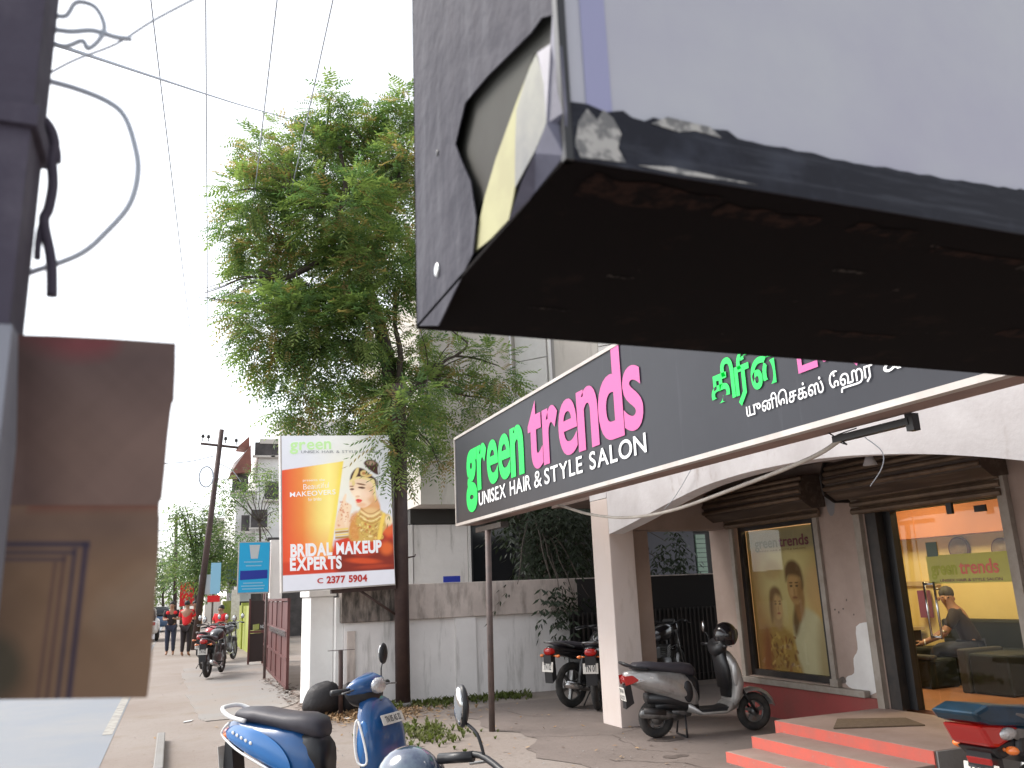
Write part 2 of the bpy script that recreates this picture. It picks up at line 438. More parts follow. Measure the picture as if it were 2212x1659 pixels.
# ------------------------------------------------------------------ lettering
def text_mesh(body, bold=0.0, spacing=1.0):
    c = bpy.data.curves.new('t', 'FONT')
    c.body = body; c.size = 1; c.offset = bold; c.space_character = spacing; c.resolution_u = 6
    o = bpy.data.objects.new('t', c); COL.objects.link(o)
    d = bpy.context.evaluated_depsgraph_get()
    me = bpy.data.meshes.new_from_object(o.evaluated_get(d))
    bpy.data.objects.remove(o)
    vs = [v.co.copy() for v in me.vertices]
    fs = [tuple(p.vertices) for p in me.polygons]
    bpy.data.meshes.remove(me)
    return vs, fs


def lettering(name, body, o, u, v, mt, parent, bold=0.0, xh=None, spacing=1.0, ref='x', depth=None, width=None, height=None):
    """o = lower left corner on the surface (baseline), u, v unit vectors; width/height in metres of the text box"""
    vs, fs = text_mesh(body, bold, spacing)
    x0 = min(p.x for p in vs); x1 = max(p.x for p in vs)
    if xh:      # scale so that the height of ref letter = xh
        rv, _ = text_mesh(ref, bold)
        sy = xh / (max(p.y for p in rv) - max(0, min(p.y for p in rv)))
        yb = 0
    else:
        y0 = min(p.y for p in vs); y1 = max(p.y for p in vs)
        sy = height / (y1 - y0); yb = y0
    sx = width / (x1 - x0)
    o, u, v = Vector(o), Vector(u), Vector(v)
    W = [o + u * ((p.x - x0) * sx) + v * ((p.y - yb) * sy) for p in vs]
    mb = MB()
    if depth:
        d = u.cross(v) * depth
        n = len(W)
        mb.add(W + [p + d for p in W], fs)
        mb.add([p + d for p in W], fs)
    else:
        mb.add(W, fs)
    return part(name, mb, mt, parent)


def letters(body, o, u, v, mt, parent, bold, width, xh=None, ref='x', height=None, gap=0.06, clusters=None, name='letter'):
    """each letter its own part; widths follow the font"""
    o, u, v = Vector(o), Vector(u), Vector(v)
    items = clusters or list(body)
    data = []
    b0 = bold
    for ch in items:
        bold = b0 * (.45 if ch in ('M', 'm', 'W', '&') else .5 if ch in ('e', 's', 'a') else 1)
        if ch == ' ':
            data.append((None, 0.3)); continue
        vs, fs = text_mesh(ch, bold)
        x0 = min(p.x for p in vs); x1 = max(p.x for p in vs)
        data.append(((vs, fs, x0), x1 - x0))
    tot = sum(d[1] for d in data) + gap * (len(data) - 1)
    sx = width / tot
    rv, _ = text_mesh(ref, bold)
    y1 = max(p.y for p in rv)
    sy = (xh or height) / y1
    x = 0
    for d, w_ in data:
        if d:
            vs, fs, x0 = d
            part(name, MB().add([o + u * ((p.x - x0 + x) * sx) + v * (p.y * sy) for p in vs], fs), mt, parent)
        x += w_ + gap


def flat(name, pts2, o, u, v, mt, parent, off=0.0, sm=0):
    """flat print: 2D outline on the plane o + a u + b v"""
    o, u, v = Vector(o), Vector(u), Vector(v)
    n = u.cross(v)
    pts = [Vector((a, b, 0)) for a, b in pts2]
    if sm: pts = smooth(pts, sm)
    return part(name, MB().add([o + u * p.x + v * p.y + n * off for p in pts], [tuple(range(len(pts)))]), mt, parent)


class Print:
    """flat print laid down as fine coloured mesh: soft ellipses and outlines, like a printed photograph"""
    def __init__(s, w, h, nx, ny, base):
        s.w, s.h, s.nx, s.ny = w, h, nx, ny
        s.X, s.Y = np.meshgrid(np.linspace(0, w, nx), np.linspace(0, h, ny))
        s.c = np.ones((ny, nx, 3)) * np.array(base)

    def put(s, m_, col):
        if callable(col): col = col(s.X, s.Y)
        s.c = s.c * (1 - m_[..., None]) + np.array(col) * m_[..., None]

    def ell(s, cx, cy, rx, ry, col, soft=.2, a=1.0, rot=0):
        c, d = math.cos(rot), math.sin(rot)
        u = ((s.X - cx) * c + (s.Y - cy) * d) / rx; v = (-(s.X - cx) * d + (s.Y - cy) * c) / ry
        r = np.sqrt(u * u + v * v)
        m_ = np.clip((1 + soft / 2 - r) / soft, 0, 1); m_ = m_ * m_ * (3 - 2 * m_)
        s.put(m_ * a, col)

    def poly(s, pts, col, soft=.01, a=1.0, sm=0):
        if sm: pts = [(p.x, p.y) for p in smooth([Vector((x, y, 0)) for x, y in pts], sm)]
        ins = np.zeros_like(s.X, bool); dist = np.full_like(s.X, 1e9)
        n = len(pts)
        for i in range(n):
            x1, y1 = pts[i]; x2, y2 = pts[(i + 1) % n]
            if y1 != y2:
                t = ((y1 > s.Y) != (y2 > s.Y)) & (s.X < (x2 - x1) * (s.Y - y1) / (y2 - y1) + x1)
                ins ^= t
            dx, dy = x2 - x1, y2 - y1
            q = np.clip(((s.X - x1) * dx + (s.Y - y1) * dy) / (dx * dx + dy * dy + 1e-12), 0, 1)
            dist = np.minimum(dist, np.hypot(s.X - x1 - q * dx, s.Y - y1 - q * dy))
        sd_ = np.where(ins, dist, -dist)
        m_ = np.clip(sd_ / soft * .5 + .5, 0, 1)
        s.put(m_ * a, col)

    def noise(s, amp, sc, seed=0):
        r = np.random.RandomState(seed); f = np.zeros_like(s.X)
        for k in range(5):
            for _ in range(3):
                a, b, p = r.uniform(-1, 1) * sc * 1.9 ** k, r.uniform(-1, 1) * sc * 1.9 ** k, r.uniform(0, 6.28)
                f += np.sin(s.X * a + s.Y * b + p + 1.7 * np.sin(s.Y * a * .7 + s.X * b * .6)) / 1.5 ** k
        s.c *= (1 + amp * f / 4)[..., None]

    def build(s, name, o, u, v, parent, emit=.15, rough=.5, wob=None):
        o, u, v = (np.array(q, float) for q in (o, u, v))
        pts = o + s.X[..., None] * u + s.Y[..., None] * v
        if wob is not None: pts = wob(pts, s.X, s.Y)
        V = pts.reshape(-1, 3)
        i = np.arange(s.nx * s.ny).reshape(s.ny, s.nx)
        F = np.stack([i[:-1, :-1], i[:-1, 1:], i[1:, 1:], i[1:, :-1]], -1).reshape(-1, 4)
        if parent is not None:
            Mi = np.array(XF[parent.name].inverted()); V = V @ Mi[:3, :3].T + Mi[:3, 3]
        me = bpy.data.meshes.new(name); me.from_pydata(V.tolist(), [], F.tolist())
        at = me.color_attributes.new('ink', 'FLOAT_COLOR', 'POINT')
        cc = np.concatenate([np.clip(s.c, 0, 1).reshape(-1, 3), np.ones((s.nx * s.ny, 1))], 1)
        at.data.foreach_set('color', cc.astype(np.float32).ravel())
        mt = bpy.data.materials.new(name); mt.use_nodes = True
        N = mt.node_tree.nodes; L = mt.node_tree.links; b = N['Principled BSDF']
        an = N.new('ShaderNodeAttribute'); an.attribute_name = 'ink'
        L.new(an.outputs['Color'], b.inputs['Base Color']); b.inputs['Roughness'].default_value = rough
        b.inputs['Specular IOR Level'].default_value = .35
        if emit:
            L.new(an.outputs['Color'], b.inputs['Emission Color']); b.inputs['Emission Strength'].default_value = emit
        me.materials.append(mt)
        ob = bpy.data.objects.new(name, me); COL.objects.link(ob); ob.parent = parent
        return ob


# ================================================================== SETTING
def sheet(name, x0, x1, y0, y1, z, mt):
    o = part(name, MB().add([(x0, y0, z), (x1, y0, z), (x1, y1, z), (x0, y1, z)], [(0, 1, 2, 3)]), mt)
    return tag(o, kind='structure')


sheet('ground', -150, 150, -60, 320, 0, M['dirt'])
sheet('road', -9.5, -0.62, -60, 320, 0.004, M['asphalt'])
pv_ = [(20, -6, .006), (20, 12.6, .006)] + [(x_, 12.1 + .25 * noise.noise(Vector((x_ * .9, 3, 0))), .006) for x_ in [12 - k * .4 for k in range(20)]] + [(3.6 + .45 * noise.noise(Vector((0, y_ * .8, 5))) + .12 * noise.noise(Vector((0, y_ * 4, 5))), y_, .006) for y_ in [11.6 - k * .25 for k in range(70)]]
o = part('forecourt_paving', MB().add(pv_, [tuple(range(len(pv_)))]), M['paving'])
tag(o, kind='structure')
ap = [(0.29, 17.2), (0.33, 24.5), (2.2, 24.5), (2.26, 20.3), (2.02, 16.8), (1.93, 14.5), (1.23, 13.2), (0.45, 12.95)]
ap2 = []
for i_ in range(len(ap)):
    a_, b_ = Vector((*ap[i_], 0)), Vector((*ap[(i_ + 1) % len(ap)], 0))
    for k_ in range(12):
        q_ = a_.lerp(b_, k_ / 12); ap2.append((q_.x + .12 * noise.noise(q_ * 1.4), q_.y + .25 * noise.noise(q_ * 1.1 + Vector((4, 4, 4)))))
o = part('driveway_ramp', MB().prism([(x, y, 0.0) for x, y in ap2], (0, 0, 0.012)), mat('ramp_concrete', (0.25, 0.235, 0.22), 0.9, (0.26, 0.22, 0.19), ns=.9, bump=.3, bscale=30, speck=((.18, .15, .13), 25, .65)), clean=True)
tag(o, kind='structure')
ln = thing('road_line', 'worn pale edge line painted on the asphalt road beside the dirt verge', 'road marking', (-0.44, 14, 0))
for y0, y1 in ((12.6, 17.6), (21, 26), (30, 35), (39, 44), (48, 53)):
    part('dash', MB().add([(-0.76, y0, 0.008), (-0.64, y0, 0.008), (-0.64, y1, 0.008), (-0.76, y1, 0.008)], [(0, 1, 2, 3)]), M['linepaint'], ln)
def crack(pts, w_, seed):
    r_ = random.Random(seed); P2 = []
    for i in range(len(pts) - 1):
        for k in range(8):
            t_ = k / 8; P2.append((pts[i][0] * (1 - t_) + pts[i + 1][0] * t_ + r_.uniform(-.03, .03), pts[i][1] * (1 - t_) + pts[i + 1][1] * t_ + r_.uniform(-.03, .03)))
    vs = []; n_ = len(P2)
    for i, (a, b) in enumerate(P2):
        d = Vector((P2[min(i + 1, n_ - 1)][0] - P2[max(i - 1, 0)][0], P2[min(i + 1, n_ - 1)][1] - P2[max(i - 1, 0)][1], 0)).normalized()
        q = Vector((-d.y, d.x, 0)) * w_ * r_.uniform(.3, 1)
        vs += [(a + q.x, b + q.y, .0115), (a - q.x, b - q.y, .0115)]
    o_ = part('crack', MB().add(vs, [(2 * i, 2 * i + 1, 2 * i + 3, 2 * i + 2) for i in range(n_ - 1)]), M['crack'])
    tag(o_, kind='structure')


crack([(3.6, 9.3), (4.6, 8.8), (5.4, 9.2), (6.6, 9.0)], .006, 1)
crack([(3.9, 7.6), (4.4, 7.1), (4.7, 6.2)], .007, 2)
crack([(4.6, 8.8), (4.4, 7.9), (4.9, 7.2)], .005, 3)
crack([(4.2, 11.8), (4.4, 10.6), (5.2, 10.1)], .006, 4)
M['stain'] = mat('oil_stain', (.1, .08, .07), .6, (.16, .13, .115), ns=9)
for k, (a, b, r) in enumerate(((4.95, 8.25, .2), (5.4, 10.9, .25), (4.5, 7.4, .12), (6.1, 8.3, .14))):
    o = part('oil_stain', MB().add([(a + r * (1 + .5 * noise.noise(Vector((math.cos(t_ * .3), math.sin(t_ * .3), k * 3)) * 1.5)) * math.cos(t_ * .3), b + r * .7 * (1 + .5 * noise.noise(Vector((math.cos(t_ * .3), math.sin(t_ * .3), k * 3)) * 1.5)) * math.sin(t_ * .3), .0095) for t_ in range(21)], [tuple(range(21))]), M['stain'])
    tag(o, kind='structure')
# sandy verge between the asphalt and the dirt
random.seed(3)
for i, (y0, y1) in enumerate(((9.2, 11.65), (6.0, 9.05))):
    k = part('kerb_stone', MB().box(-0.095, -0.005, y0, y1, 0, 0.1), M['concrete'], bevel=0.012)
    tag(k, ['loose pale concrete kerb stone lying by the verge, the farther of two', 'loose pale concrete kerb stone at the bottom edge, the nearer of two'][i], 'kerb stone', 'kerb stones along the verge')

# ================================================================== SALON BUILDING
XF_ = 6.8
sal = thing('salon_building', 'plastered salon with arched porch, shutters, lit glass door and red plinth', 'building', (6.8, 6.5, 0))
ZB, ZT = 0.0, 3.1
wy = [(-2.5, 5.3, ZB, ZT), (5.3, 6.95, 2.38, ZT), (6.95, 7.75, ZB, ZT), (7.75, 9.28, 2.33, ZT), (7.75, 9.28, ZB, 0.45), (9.28, 9.8, ZB, ZT)]
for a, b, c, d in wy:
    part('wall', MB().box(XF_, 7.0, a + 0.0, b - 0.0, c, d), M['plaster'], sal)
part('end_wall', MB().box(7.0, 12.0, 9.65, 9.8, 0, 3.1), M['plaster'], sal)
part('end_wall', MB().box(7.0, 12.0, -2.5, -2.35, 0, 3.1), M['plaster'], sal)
part('back_wall', MB().box(9.6, 9.75, -2.35, 9.65, 0, 3.1), M['inwall'], sal)
part('salon_floor', MB().box(7.0, 9.6, -2.35, 9.65, 0.0, 0.29), M['infloor'], sal)
part('salon_ceiling', MB().box(7.0, 9.6, -2.35, 9.65, 2.8, 2.95), M['inother'], sal)
part('roof_slab', MB().box(4.9, 12.0, -2.5, 9.8, 3.1, 3.22), M['ceiling'], sal)
part('porch_ceiling', MB().box(5.1, 6.8, -2.5, 9.8, 2.88, 3.098), M['ceiling'], sal)
part('plinth', MB().box(6.75, 6.798, 7.06, 9.5, 0.0, 0.37), M['redplinth'], sal)
part('sill_ledge', MB().box(6.71, 6.797, 7.2, 9.45, 0.372, 0.44), M['guide'], sal, bevel=0.008)
# plaster patches with their own outline (paint wear)
Y_, Z_ = Vector((0, -1, 0)), Vector((0, 0, 1))
fo = (XF_, 8.0, 0)       # plane facing the street: u runs towards the camera (-Y)
flat('paint_patch', [(0.5, 0.45), (0.93, 0.45), (0.95, 1.1), (0.9, 1.13), (0.72, 1.08), (0.7, 0.85), (0.62, 0.75), (0.6, 0.6), (0.48, 0.55)], fo, (0, -1, 0), (0, 0, 1), M['white'], sal, 0.003, 3)
flat('paint_patch', [(0.52, 2.32), (0.62, 2.3), (0.66, 2.62), (0.5, 2.75)], fo, (0, -1, 0), (0, 0, 1), mat('grey_patch', (0.28, 0.28, 0.29), 0.9), sal, 0.003, 3)
# front pillar and the beam of the porch
part('pillar', MB().box(4.9, 5.24, 9.15, 9.61, 0.0, 2.66), M['pillar'], sal, bevel=0.01)
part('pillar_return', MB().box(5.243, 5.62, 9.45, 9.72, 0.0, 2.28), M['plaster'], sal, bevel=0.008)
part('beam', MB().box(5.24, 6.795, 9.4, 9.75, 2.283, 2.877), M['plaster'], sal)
part('pillar', MB().box(4.9, 5.24, 2.6, 3.0, 0.0, 2.5), M['plaster'], sal, bevel=0.01)
arch = smooth([(9.61, 2.14), (9.15, 2.2), (8.6, 2.29), (8.15, 2.38), (7.68, 2.46), (7.2, 2.53), (6.84, 2.56), (6.3, 2.58), (5.67, 2.57), (5.22, 2.54), (4.87, 2.5), (4.4, 2.43), (3.87, 2.32), (3.3, 2.18), (3.0, 2.1)][0:0] or [Vector((p[0], p[1], 0)) for p in [(9.15, 2.22), (8.6, 2.3), (8.15, 2.38), (7.68, 2.46), (7.2, 2.53), (6.84, 2.56), (6.3, 2.58), (5.67, 2.57), (5.22, 2.54), (4.87, 2.5), (4.4, 2.43), (3.87, 2.32), (3.4, 2.2), (3.0, 2.1)]], 4, closed=False)
poly = [(4.903, p.x, p.y) for p in arch] + [(4.903, 2.6, 3.08), (4.903, 9.15, 3.08)]
mb = MB()
n = len(poly)
mb.prism(poly, (0.2, 0, 0))
part('arch', mb, M['arch'], sal, clean=True)
part('fascia', MB().box(4.9, 5.1, 9.153, 9.61, 2.665, 3.08), M['arch'], sal)


def quad_strip(o_, pts, w_, mt, parent):
    pass


part('rear_canopy', MB().box(5.9, 12.0, 9.81, 13.0, 2.92, 3.05), M['ceiling'], sal)  # roof added over the rear recess to keep sky light out
# windows, door, shutters
def frame(y0, y1, z0, z1, x0, x1, t):
    mb = MB()
    mb.box(x0, x1, y0, y0 + t, z0, z1); mb.box(x0, x1, y1 - t, y1, z0, z1)
    mb.box(x0 + 0.002, x1 - 0.002, y0 + t, y1 - t, z0, z0 + t); mb.box(x0 + 0.002, x1 - 0.002, y0 + t, y1 - t, z1 - t, z1)
    return mb


wf = part('window_frame', frame(7.78, 9.25, 0.452, 2.3, 6.86, 6.93, 0.07), M['blackmetal'], sal)
part('pane', MB().box(6.895, 6.903, 7.85, 9.18, 0.522, 2.23), M['glassdim'], wf)
for y in (7.64, 9.24):
    part('shutter_guide', MB().box(6.76, 6.797, y, y + 0.07, 0.44, 2.4), M['guide'], sal)
part('guide_foot', MB().box(6.74, 6.797, 7.6, 7.72, 0.442, 0.52), M['guide'], sal)
for y in (6.99, 5.24):
    part('shutter_guide', MB().box(6.74, 6.797, y - 0.02, y + 0.07, 0.29, 2.42), M['guide'], sal)
part('door_jamb', MB().box(6.8, 6.99, 6.8, 6.948, 0.29, 2.378), M['blackmetal'], sal)
part('door_jamb', MB().box(6.9, 6.99, 6.7, 6.797, 0.29, 2.3), M['black'], sal)
part('door_lintel', MB().box(6.82, 6.99, 5.3, 6.697, 2.24, 2.378), M['blackmetal'], sal)
gd = part('glass_door', MB().box(6.955, 6.967, 5.32, 6.46, 0.3, 2.235), M['glass'], sal)
part('glass_side_panel', MB().box(6.955, 6.967, 6.475, 6.695, 0.3, 2.235), M['glass'], sal)
hb = MB()
for y in (6.28, 6.4):
    hb.tube([(6.9, y, 0.98), (6.9, y, 1.52)], 0.012, 10)
hb.tube([(6.9, 6.28, 1.5), (6.9, 6.4, 1.5)], 0.012, 8); hb.tube([(6.9, 6.28, 1.0), (6.9, 6.4, 1.0)], 0.012, 8)
hb.tube([(6.9, 6.28, 1.45), (6.957, 6.28, 1.45)], 0.01, 8); hb.tube([(6.9, 6.28, 1.05), (6.957, 6.28, 1.05)], 0.01, 8)
part('handle', hb, M['steel'], gd)
part('door_hinge', MB().box(6.93, 6.953, 5.6, 5.72, 2.14, 2.2), M['black'], gd)
part('floor_lock', MB().box(6.93, 6.953, 6.3, 6.38, 0.3, 0.36), M['castalu'], gd)
part('glass_sticker', MB().box(6.947, 6.953, 6.22, 6.35, 1.76, 1.9), mat('grey_sticker', (0.12, 0.16, 0.13), 0.6), gd)
b_ = part('glass_print', MB().box(6.948, 6.953, 5.34, 6.37, 1.5, 1.77), M['bandprint'], gd)
lettering('print_lettering', 'green', (6.944, 6.33, 1.585), (0, -1, 0), (0, 0, 1), M['olive'], b_, 0.03, xh=0.085, width=0.3)
lettering('print_lettering', 'trends', (6.944, 6.0, 1.585), (0, -1, 0), (0, 0, 1), M['pinkprint'], b_, 0.02, xh=0.085, width=0.42)
lettering('print_lettering', 'UNISEX HAIR & STYLE SALON', (6.944, 6.24, 1.515), (0, -1, 0), (0, 0, 1), M['purpleprint'], b_, 0.0, xh=0.026, ref='X', width=0.68)


def shutter(y0, y1, z0, z1, mt, nsl, slz):
    s_ = part('rolling_shutter', MB().prism([(6.79, y1, z0 + 0.02), (6.6, y1, z0), (6.48, y1, z0 + 0.08), (6.46, y1, z0 + 0.24), (6.53, y1, z1), (6.79, y1, z1)], (0, y0 - y1, 0)), M['shutter'], sal, clean=True)
    part('end_plate', MB().prism([(6.797, y1 + 0.02, z0 - 0.02), (6.58, y1 + 0.02, z0 - 0.02), (6.45, y1 + 0.02, z0 + 0.06), (6.43, y1 + 0.02, z0 + 0.26), (6.5, y1 + 0.02, z1 + 0.02), (6.797, y1 + 0.02, z1 + 0.02)], (0, -0.018, 0)), M['blackmetal'], s_, clean=True)
    for k in range(4):
        a = [(6.455, z0 + 0.12 + 0.0), (6.458, z0 + 0.2), (6.475, z0 + 0.28), (6.5, z0 + 0.34)][k]
        part('slat', MB().tube([(a[0], y0 + 0.01, a[1]), (a[0], y1 - 0.01, a[1])], 0.026, 8), mt, s_)
    for k in range(nsl):
        z = slz + k * 0.075
        mb = MB().prism([(6.745, y0 + 0.06, z), (6.72, y0 + 0.06, z + 0.015), (6.712, y0 + 0.06, z + 0.04), (6.735, y0 + 0.06, z + 0.07), (6.755, y0 + 0.06, z + 0.07), (6.755, y0 + 0.06, z)], (0, y1 - y0 - 0.12, 0))
        part('slat', mb, mt, s_, clean=True)
    return s_


M['slatw'] = mat('shutter_slat', (0.2, 0.14, 0.095), 0.5, (0.12, 0.085, 0.06), ns=5, metal=0.3)
shutter(5.2, 7.12, 2.4, 2.8, M['slatw'], 3, 2.24)
shutter(7.5, 9.4, 2.36, 2.74, M['slatw'], 2, 2.27)
part('padlock', MB().box(6.68, 6.71, 5.75, 5.81, 2.13, 2.235), M['black'], sal)
lettering('wall_lettering', 'T', (6.796, 5.01, 1.74), (0, -1, 0), (0, 0, 1), M['redplinth'], sal, 0.03, width=0.12, height=0.16)
lettering('wall_lettering', 'L', (6.796, 4.99, 1.5), (0, -1, 0), (0, 0, 1), M['redplinth'], sal, 0.03, width=0.12, height=0.16)
# interior fittings
part('cove', MB().box(9.3, 9.598, -2.3, 9.6, 2.07, 2.79), M['inorange'], sal)
part('dado_rail', MB().box(9.56, 9.598, 8.62, 9.6, 1.44, 1.5), M['inother'], sal)
M['dimring'] = mat('maroon_ring', (0.1, 0.02, 0.02), 0.5)
M['inmirror'] = mat('round_mirror', (0.26, 0.2, 0.13), 0.4, (0.2, 0.15, 0.1), ns=6)
for k, (yy, zz, rr) in enumerate(((8.22, 1.9, 0.155), (7.6, 1.86, 0.14))):
    md = thing('wall_mirror', ['round dark mirror in a maroon ring on the yellow salon wall', 'round grey mirror on the yellow wall, half hidden by the door edge'][k], 'mirror', (9.58, yy, zz))
    part('ring', MB().disc((9.575, yy, zz), rr, 0.04, 28, ax='x'), M['dimring'], md)
    part('glass', MB().disc((9.552, yy, zz), rr * 0.86, 0.01, 28, ax='x'), M['inmirror'], md)
# sofas
sf = thing('sofa', 'long dark green sofa against the yellow salon wall', 'sofa', (9.2, 7.3, 0.29))
part('seat', MB().box(8.75, 9.4, 6.0, 8.5, 0.4, 0.7), M['sofa'], sf, bevel=0.03)
part('backrest', MB().box(9.35, 9.56, 6.0, 8.5, 0.42, 1.02), M['sofa'], sf, bevel=0.03)
part('base', MB().box(8.8, 9.5, 6.05, 8.45, 0.29, 0.398), M['black'], sf)
sf = thing('sofa_block', 'low dark green armchair block in front of the seated man', 'sofa', (8.6, 8.2, 0.29))
part('seat', MB().box(8.25, 8.7, 7.75, 8.42, 0.29, 0.62), M['sofa'], sf, bevel=0.03)
part('armrest', MB().box(8.22, 8.34, 7.7, 8.4, 0.622, 0.67), M['shade'], sf, bevel=0.02)
sf = thing('sofa_block', 'low dark green armchair block near the right edge of the door', 'sofa', (8.6, 7.1, 0.29))
part('seat', MB().box(8.3, 8.85, 6.75, 7.25, 0.29, 0.72), M['sofa'], sf, bevel=0.03)
part('armrest', MB().box(8.26, 8.87, 7.252, 7.36, 0.29, 0.76), M['shade'], sf, bevel=0.02)
ct = thing('side_counter', 'pale salon counter end with bottles behind the dark door jamb', 'counter', (8.9, 9.3, 0.29))
part('counter_top', MB().box(8.6, 9.55, 8.95, 9.6, 0.86, 0.9), M['inother'], ct)
part('counter_body', MB().box(8.65, 9.5, 8.98, 9.58, 0.29, 0.858), M['darkcloth'], ct)
for k, (yy, hh, cc) in enumerate(((9.15, 0.2, 'redcloth'), (9.05, 0.14, 'darkcloth'))):
    b = part('bottle', MB().tube([(8.75, yy, 0.902), (8.75, yy, 0.9 + hh * 0.6), (8.75, yy, 0.9 + hh * 0.75), (8.75, yy, 0.9 + hh)], [0.035, 0.035, 0.014, 0.014], 10), M[cc])
    tag(b, ['red bottle on the salon counter', 'short dark bottle on the salon counter'][k], 'bottle')
tw = part('hanging_towel', MB().box(9.5, 9.56, 8.78, 8.95, 1.02, 1.38), M['purpleprint'])
tag(tw, 'maroon towel hanging on the yellow wall behind the seated man', 'towel')

# interior lamps (the lit salon)
for (x, y, e) in ((8.2, 8.4, 24), (8.2, 6.4, 22), (8.4, 2.5, 16)):
    la = bpy.data.lights.new('salon_lamp', 'AREA'); la.energy = e; la.size = 0.9; la.color = (1, 0.78, 0.46)
    lo = bpy.data.objects.new('salon_lamp', la); COL.objects.link(lo); lo.location = (x, y, 2.78)

# window poster (flat print)
pos = thing('window_poster', 'faded golden poster of a couple behind the shuttered salon window', 'poster', (6.945, 8.6, 0.55))
M['pgold'] = mat('poster_gold', (0.38, 0.26, 0.09), 0.5, (0.22, 0.12, 0.045), ns=2.2, emit=(0.5, 0.34, 0.12), es=0.07)
M['ppale'] = mat('poster_pale', (0.55, 0.52, 0.42), 0.5, (0.5, 0.45, 0.33), ns=3, emit=(0.5, 0.42, 0.25), es=0.1)
M['pbrown'] = mat('poster_brown', (0.16, 0.08, 0.03), 0.5, (0.1, 0.05, 0.02), ns=5)
M['pskin'] = mat('poster_skin', (0.42, 0.26, 0.13), 0.5, (0.5, 0.34, 0.18), ns=6, emit=(.5, .3, .14), es=.1)
M['psari'] = mat('poster_sari', (0.34, 0.22, 0.07), 0.5, (0.15, 0.06, 0.03), ns=14, lo=0.45, hi=0.6)
M['pdark'] = mat('poster_dark', (0.06, 0.03, 0.015), 0.5)
po = (6.94, 9.18, 0.52); pu = (0, -1, 0); pv = (0, 0, 1)     # u 0..1.3, v 0..1.7
pr_ = Print(1.32, 1.7, 120, 150, (.40, .30, .12))
X_, Y2 = pr_.X, pr_.Y
pr_.poly([(0, 0), (.22, 0), (.2, 1.5), (0, 1.5)], (.26, .12, .04), .25)
pr_.ell(.75, 1.05, .55, .5, (.52, .47, .27), .9, .85)
pr_.ell(.2, .1, .4, .4, (.2, .1, .05), 1.0, .6)
pr_.ell(.45, 1.2, .16, .12, (.33, .2, .09), .9, .5)
pr_.ell(1.2, .95, .2, .3, (.45, .24, .14), .9, .5)
# man
pr_.poly([(.78, -.05), (.72, .35), (.75, .6), (.9, .74), (1.05, .72), (1.2, .62), (1.28, .4), (1.3, -.05)], (.46, .45, .36), .03, sm=4)
pr_.poly([(1.1, -.05), (1.13, .4), (1.2, .6), (1.3, .5), (1.3, -.05)], (.3, .24, .15), .06, .7, sm=3)
pr_.poly([(.8, .76), (.73, .6), (.75, .42), (.83, .52), (.88, .68)], (.13, .08, .04), .03, sm=4)
pr_.poly([(.79, .85), (.8, .68), (.86, .58), (.95, .7), (.96, .88)], (.27, .15, .07), .03, sm=4)
pr_.ell(.83, .98, .135, .2, (.38, .24, .12), .16)
pr_.ell(.92, .93, .06, .14, (.25, .14, .06), .9, .8)
pr_.ell(.77, .93, .04, .05, (.46, .3, .17), .9, .6)
pr_.poly([(.68, 1.05), (.68, 1.2), (.76, 1.29), (.88, 1.29), (.97, 1.2), (.99, 1.02), (.95, .96), (.94, 1.08), (.86, 1.12), (.74, 1.12)], (.11, .06, .03), .025, sm=5)
for a_, b_2 in ((.765, 1.0), (.865, 1.0)):
    pr_.ell(a_, b_2 + .035, .035, .008, (.08, .04, .02), .6); pr_.ell(a_, b_2, .026, .012, (.07, .04, .02), .6)
pr_.ell(.81, .93, .014, .045, (.26, .15, .07), .8, .7); pr_.ell(.815, .865, .045, .014, (.2, .08, .05), .6); pr_.ell(.82, .845, .06, .02, (.27, .16, .08), .9, .4)
# woman
pr_.poly([(.24, -.05), (.27, .3), (.31, .5), (.42, .57), (.56, .5), (.7, .4), (.74, .2), (.78, -.05)], (.3, .2, .075), .03, sm=4)
pr_.poly([(.1, -.05), (.14, .25), (.2, .5), (.27, .4), (.28, -.05)], (.18, .06, .04), .06, .8, sm=3)
for k_ in range(60):
    rr = random.Random(k_)
    pr_.ell(rr.uniform(.25, .76), rr.uniform(0, .42), rr.uniform(.008, .03), rr.uniform(.01, .05), rr.choice([(.12, .05, .03), (.45, .33, .12), (.2, .08, .03)]), .7, .7, rr.uniform(-1, 1))
pr_.poly([(.38, .7), (.4, .52), (.5, .48), (.54, .6), (.54, .72)], (.33, .22, .12), .03, sm=4)
pr_.ell(.465, .76, .1, .155, (.45, .31, .17), .18)
pr_.ell(.4, .73, .05, .12, (.28, .17, .08), .9, .7)
pr_.poly([(.33, .58), (.32, .78), (.35, .94), (.44, 1.0), (.54, .96), (.57, .84), (.53, .88), (.45, .9), (.4, .82), (.38, .7), (.36, .58)], (.16, .09, .04), .025, sm=5)
for a_, b_2 in ((.44, .79), (.52, .79)):
    pr_.ell(a_, b_2 + .028, .028, .006, (.1, .05, .03), .6); pr_.ell(a_, b_2, .02, .01, (.07, .04, .02), .6)
pr_.ell(.485, .73, .011, .035, (.3, .18, .09), .8, .7); pr_.ell(.485, .675, .032, .012, (.25, .06, .05), .6)
pr_.poly([(0, 1.46), (1.32, 1.42), (1.32, 1.7), (0, 1.7)], (.25, .22, .15), .05)
pr_.noise(.16, 3, 3)
pr_.build('printed_sheet', po, pu, pv, pos, .07)
lettering('printed_lettering', 'green', (6.936, 9.02, 1.995), pu, pv, mat('poster_olive', (0.14, 0.14, 0.07), 0.6), pos, 0.02, xh=0.085, width=0.44)
lettering('printed_lettering', 'trends', (6.936, 8.55, 1.995), pu, pv, M['purpleprint'], pos, 0.02, xh=0.085, width=0.54)
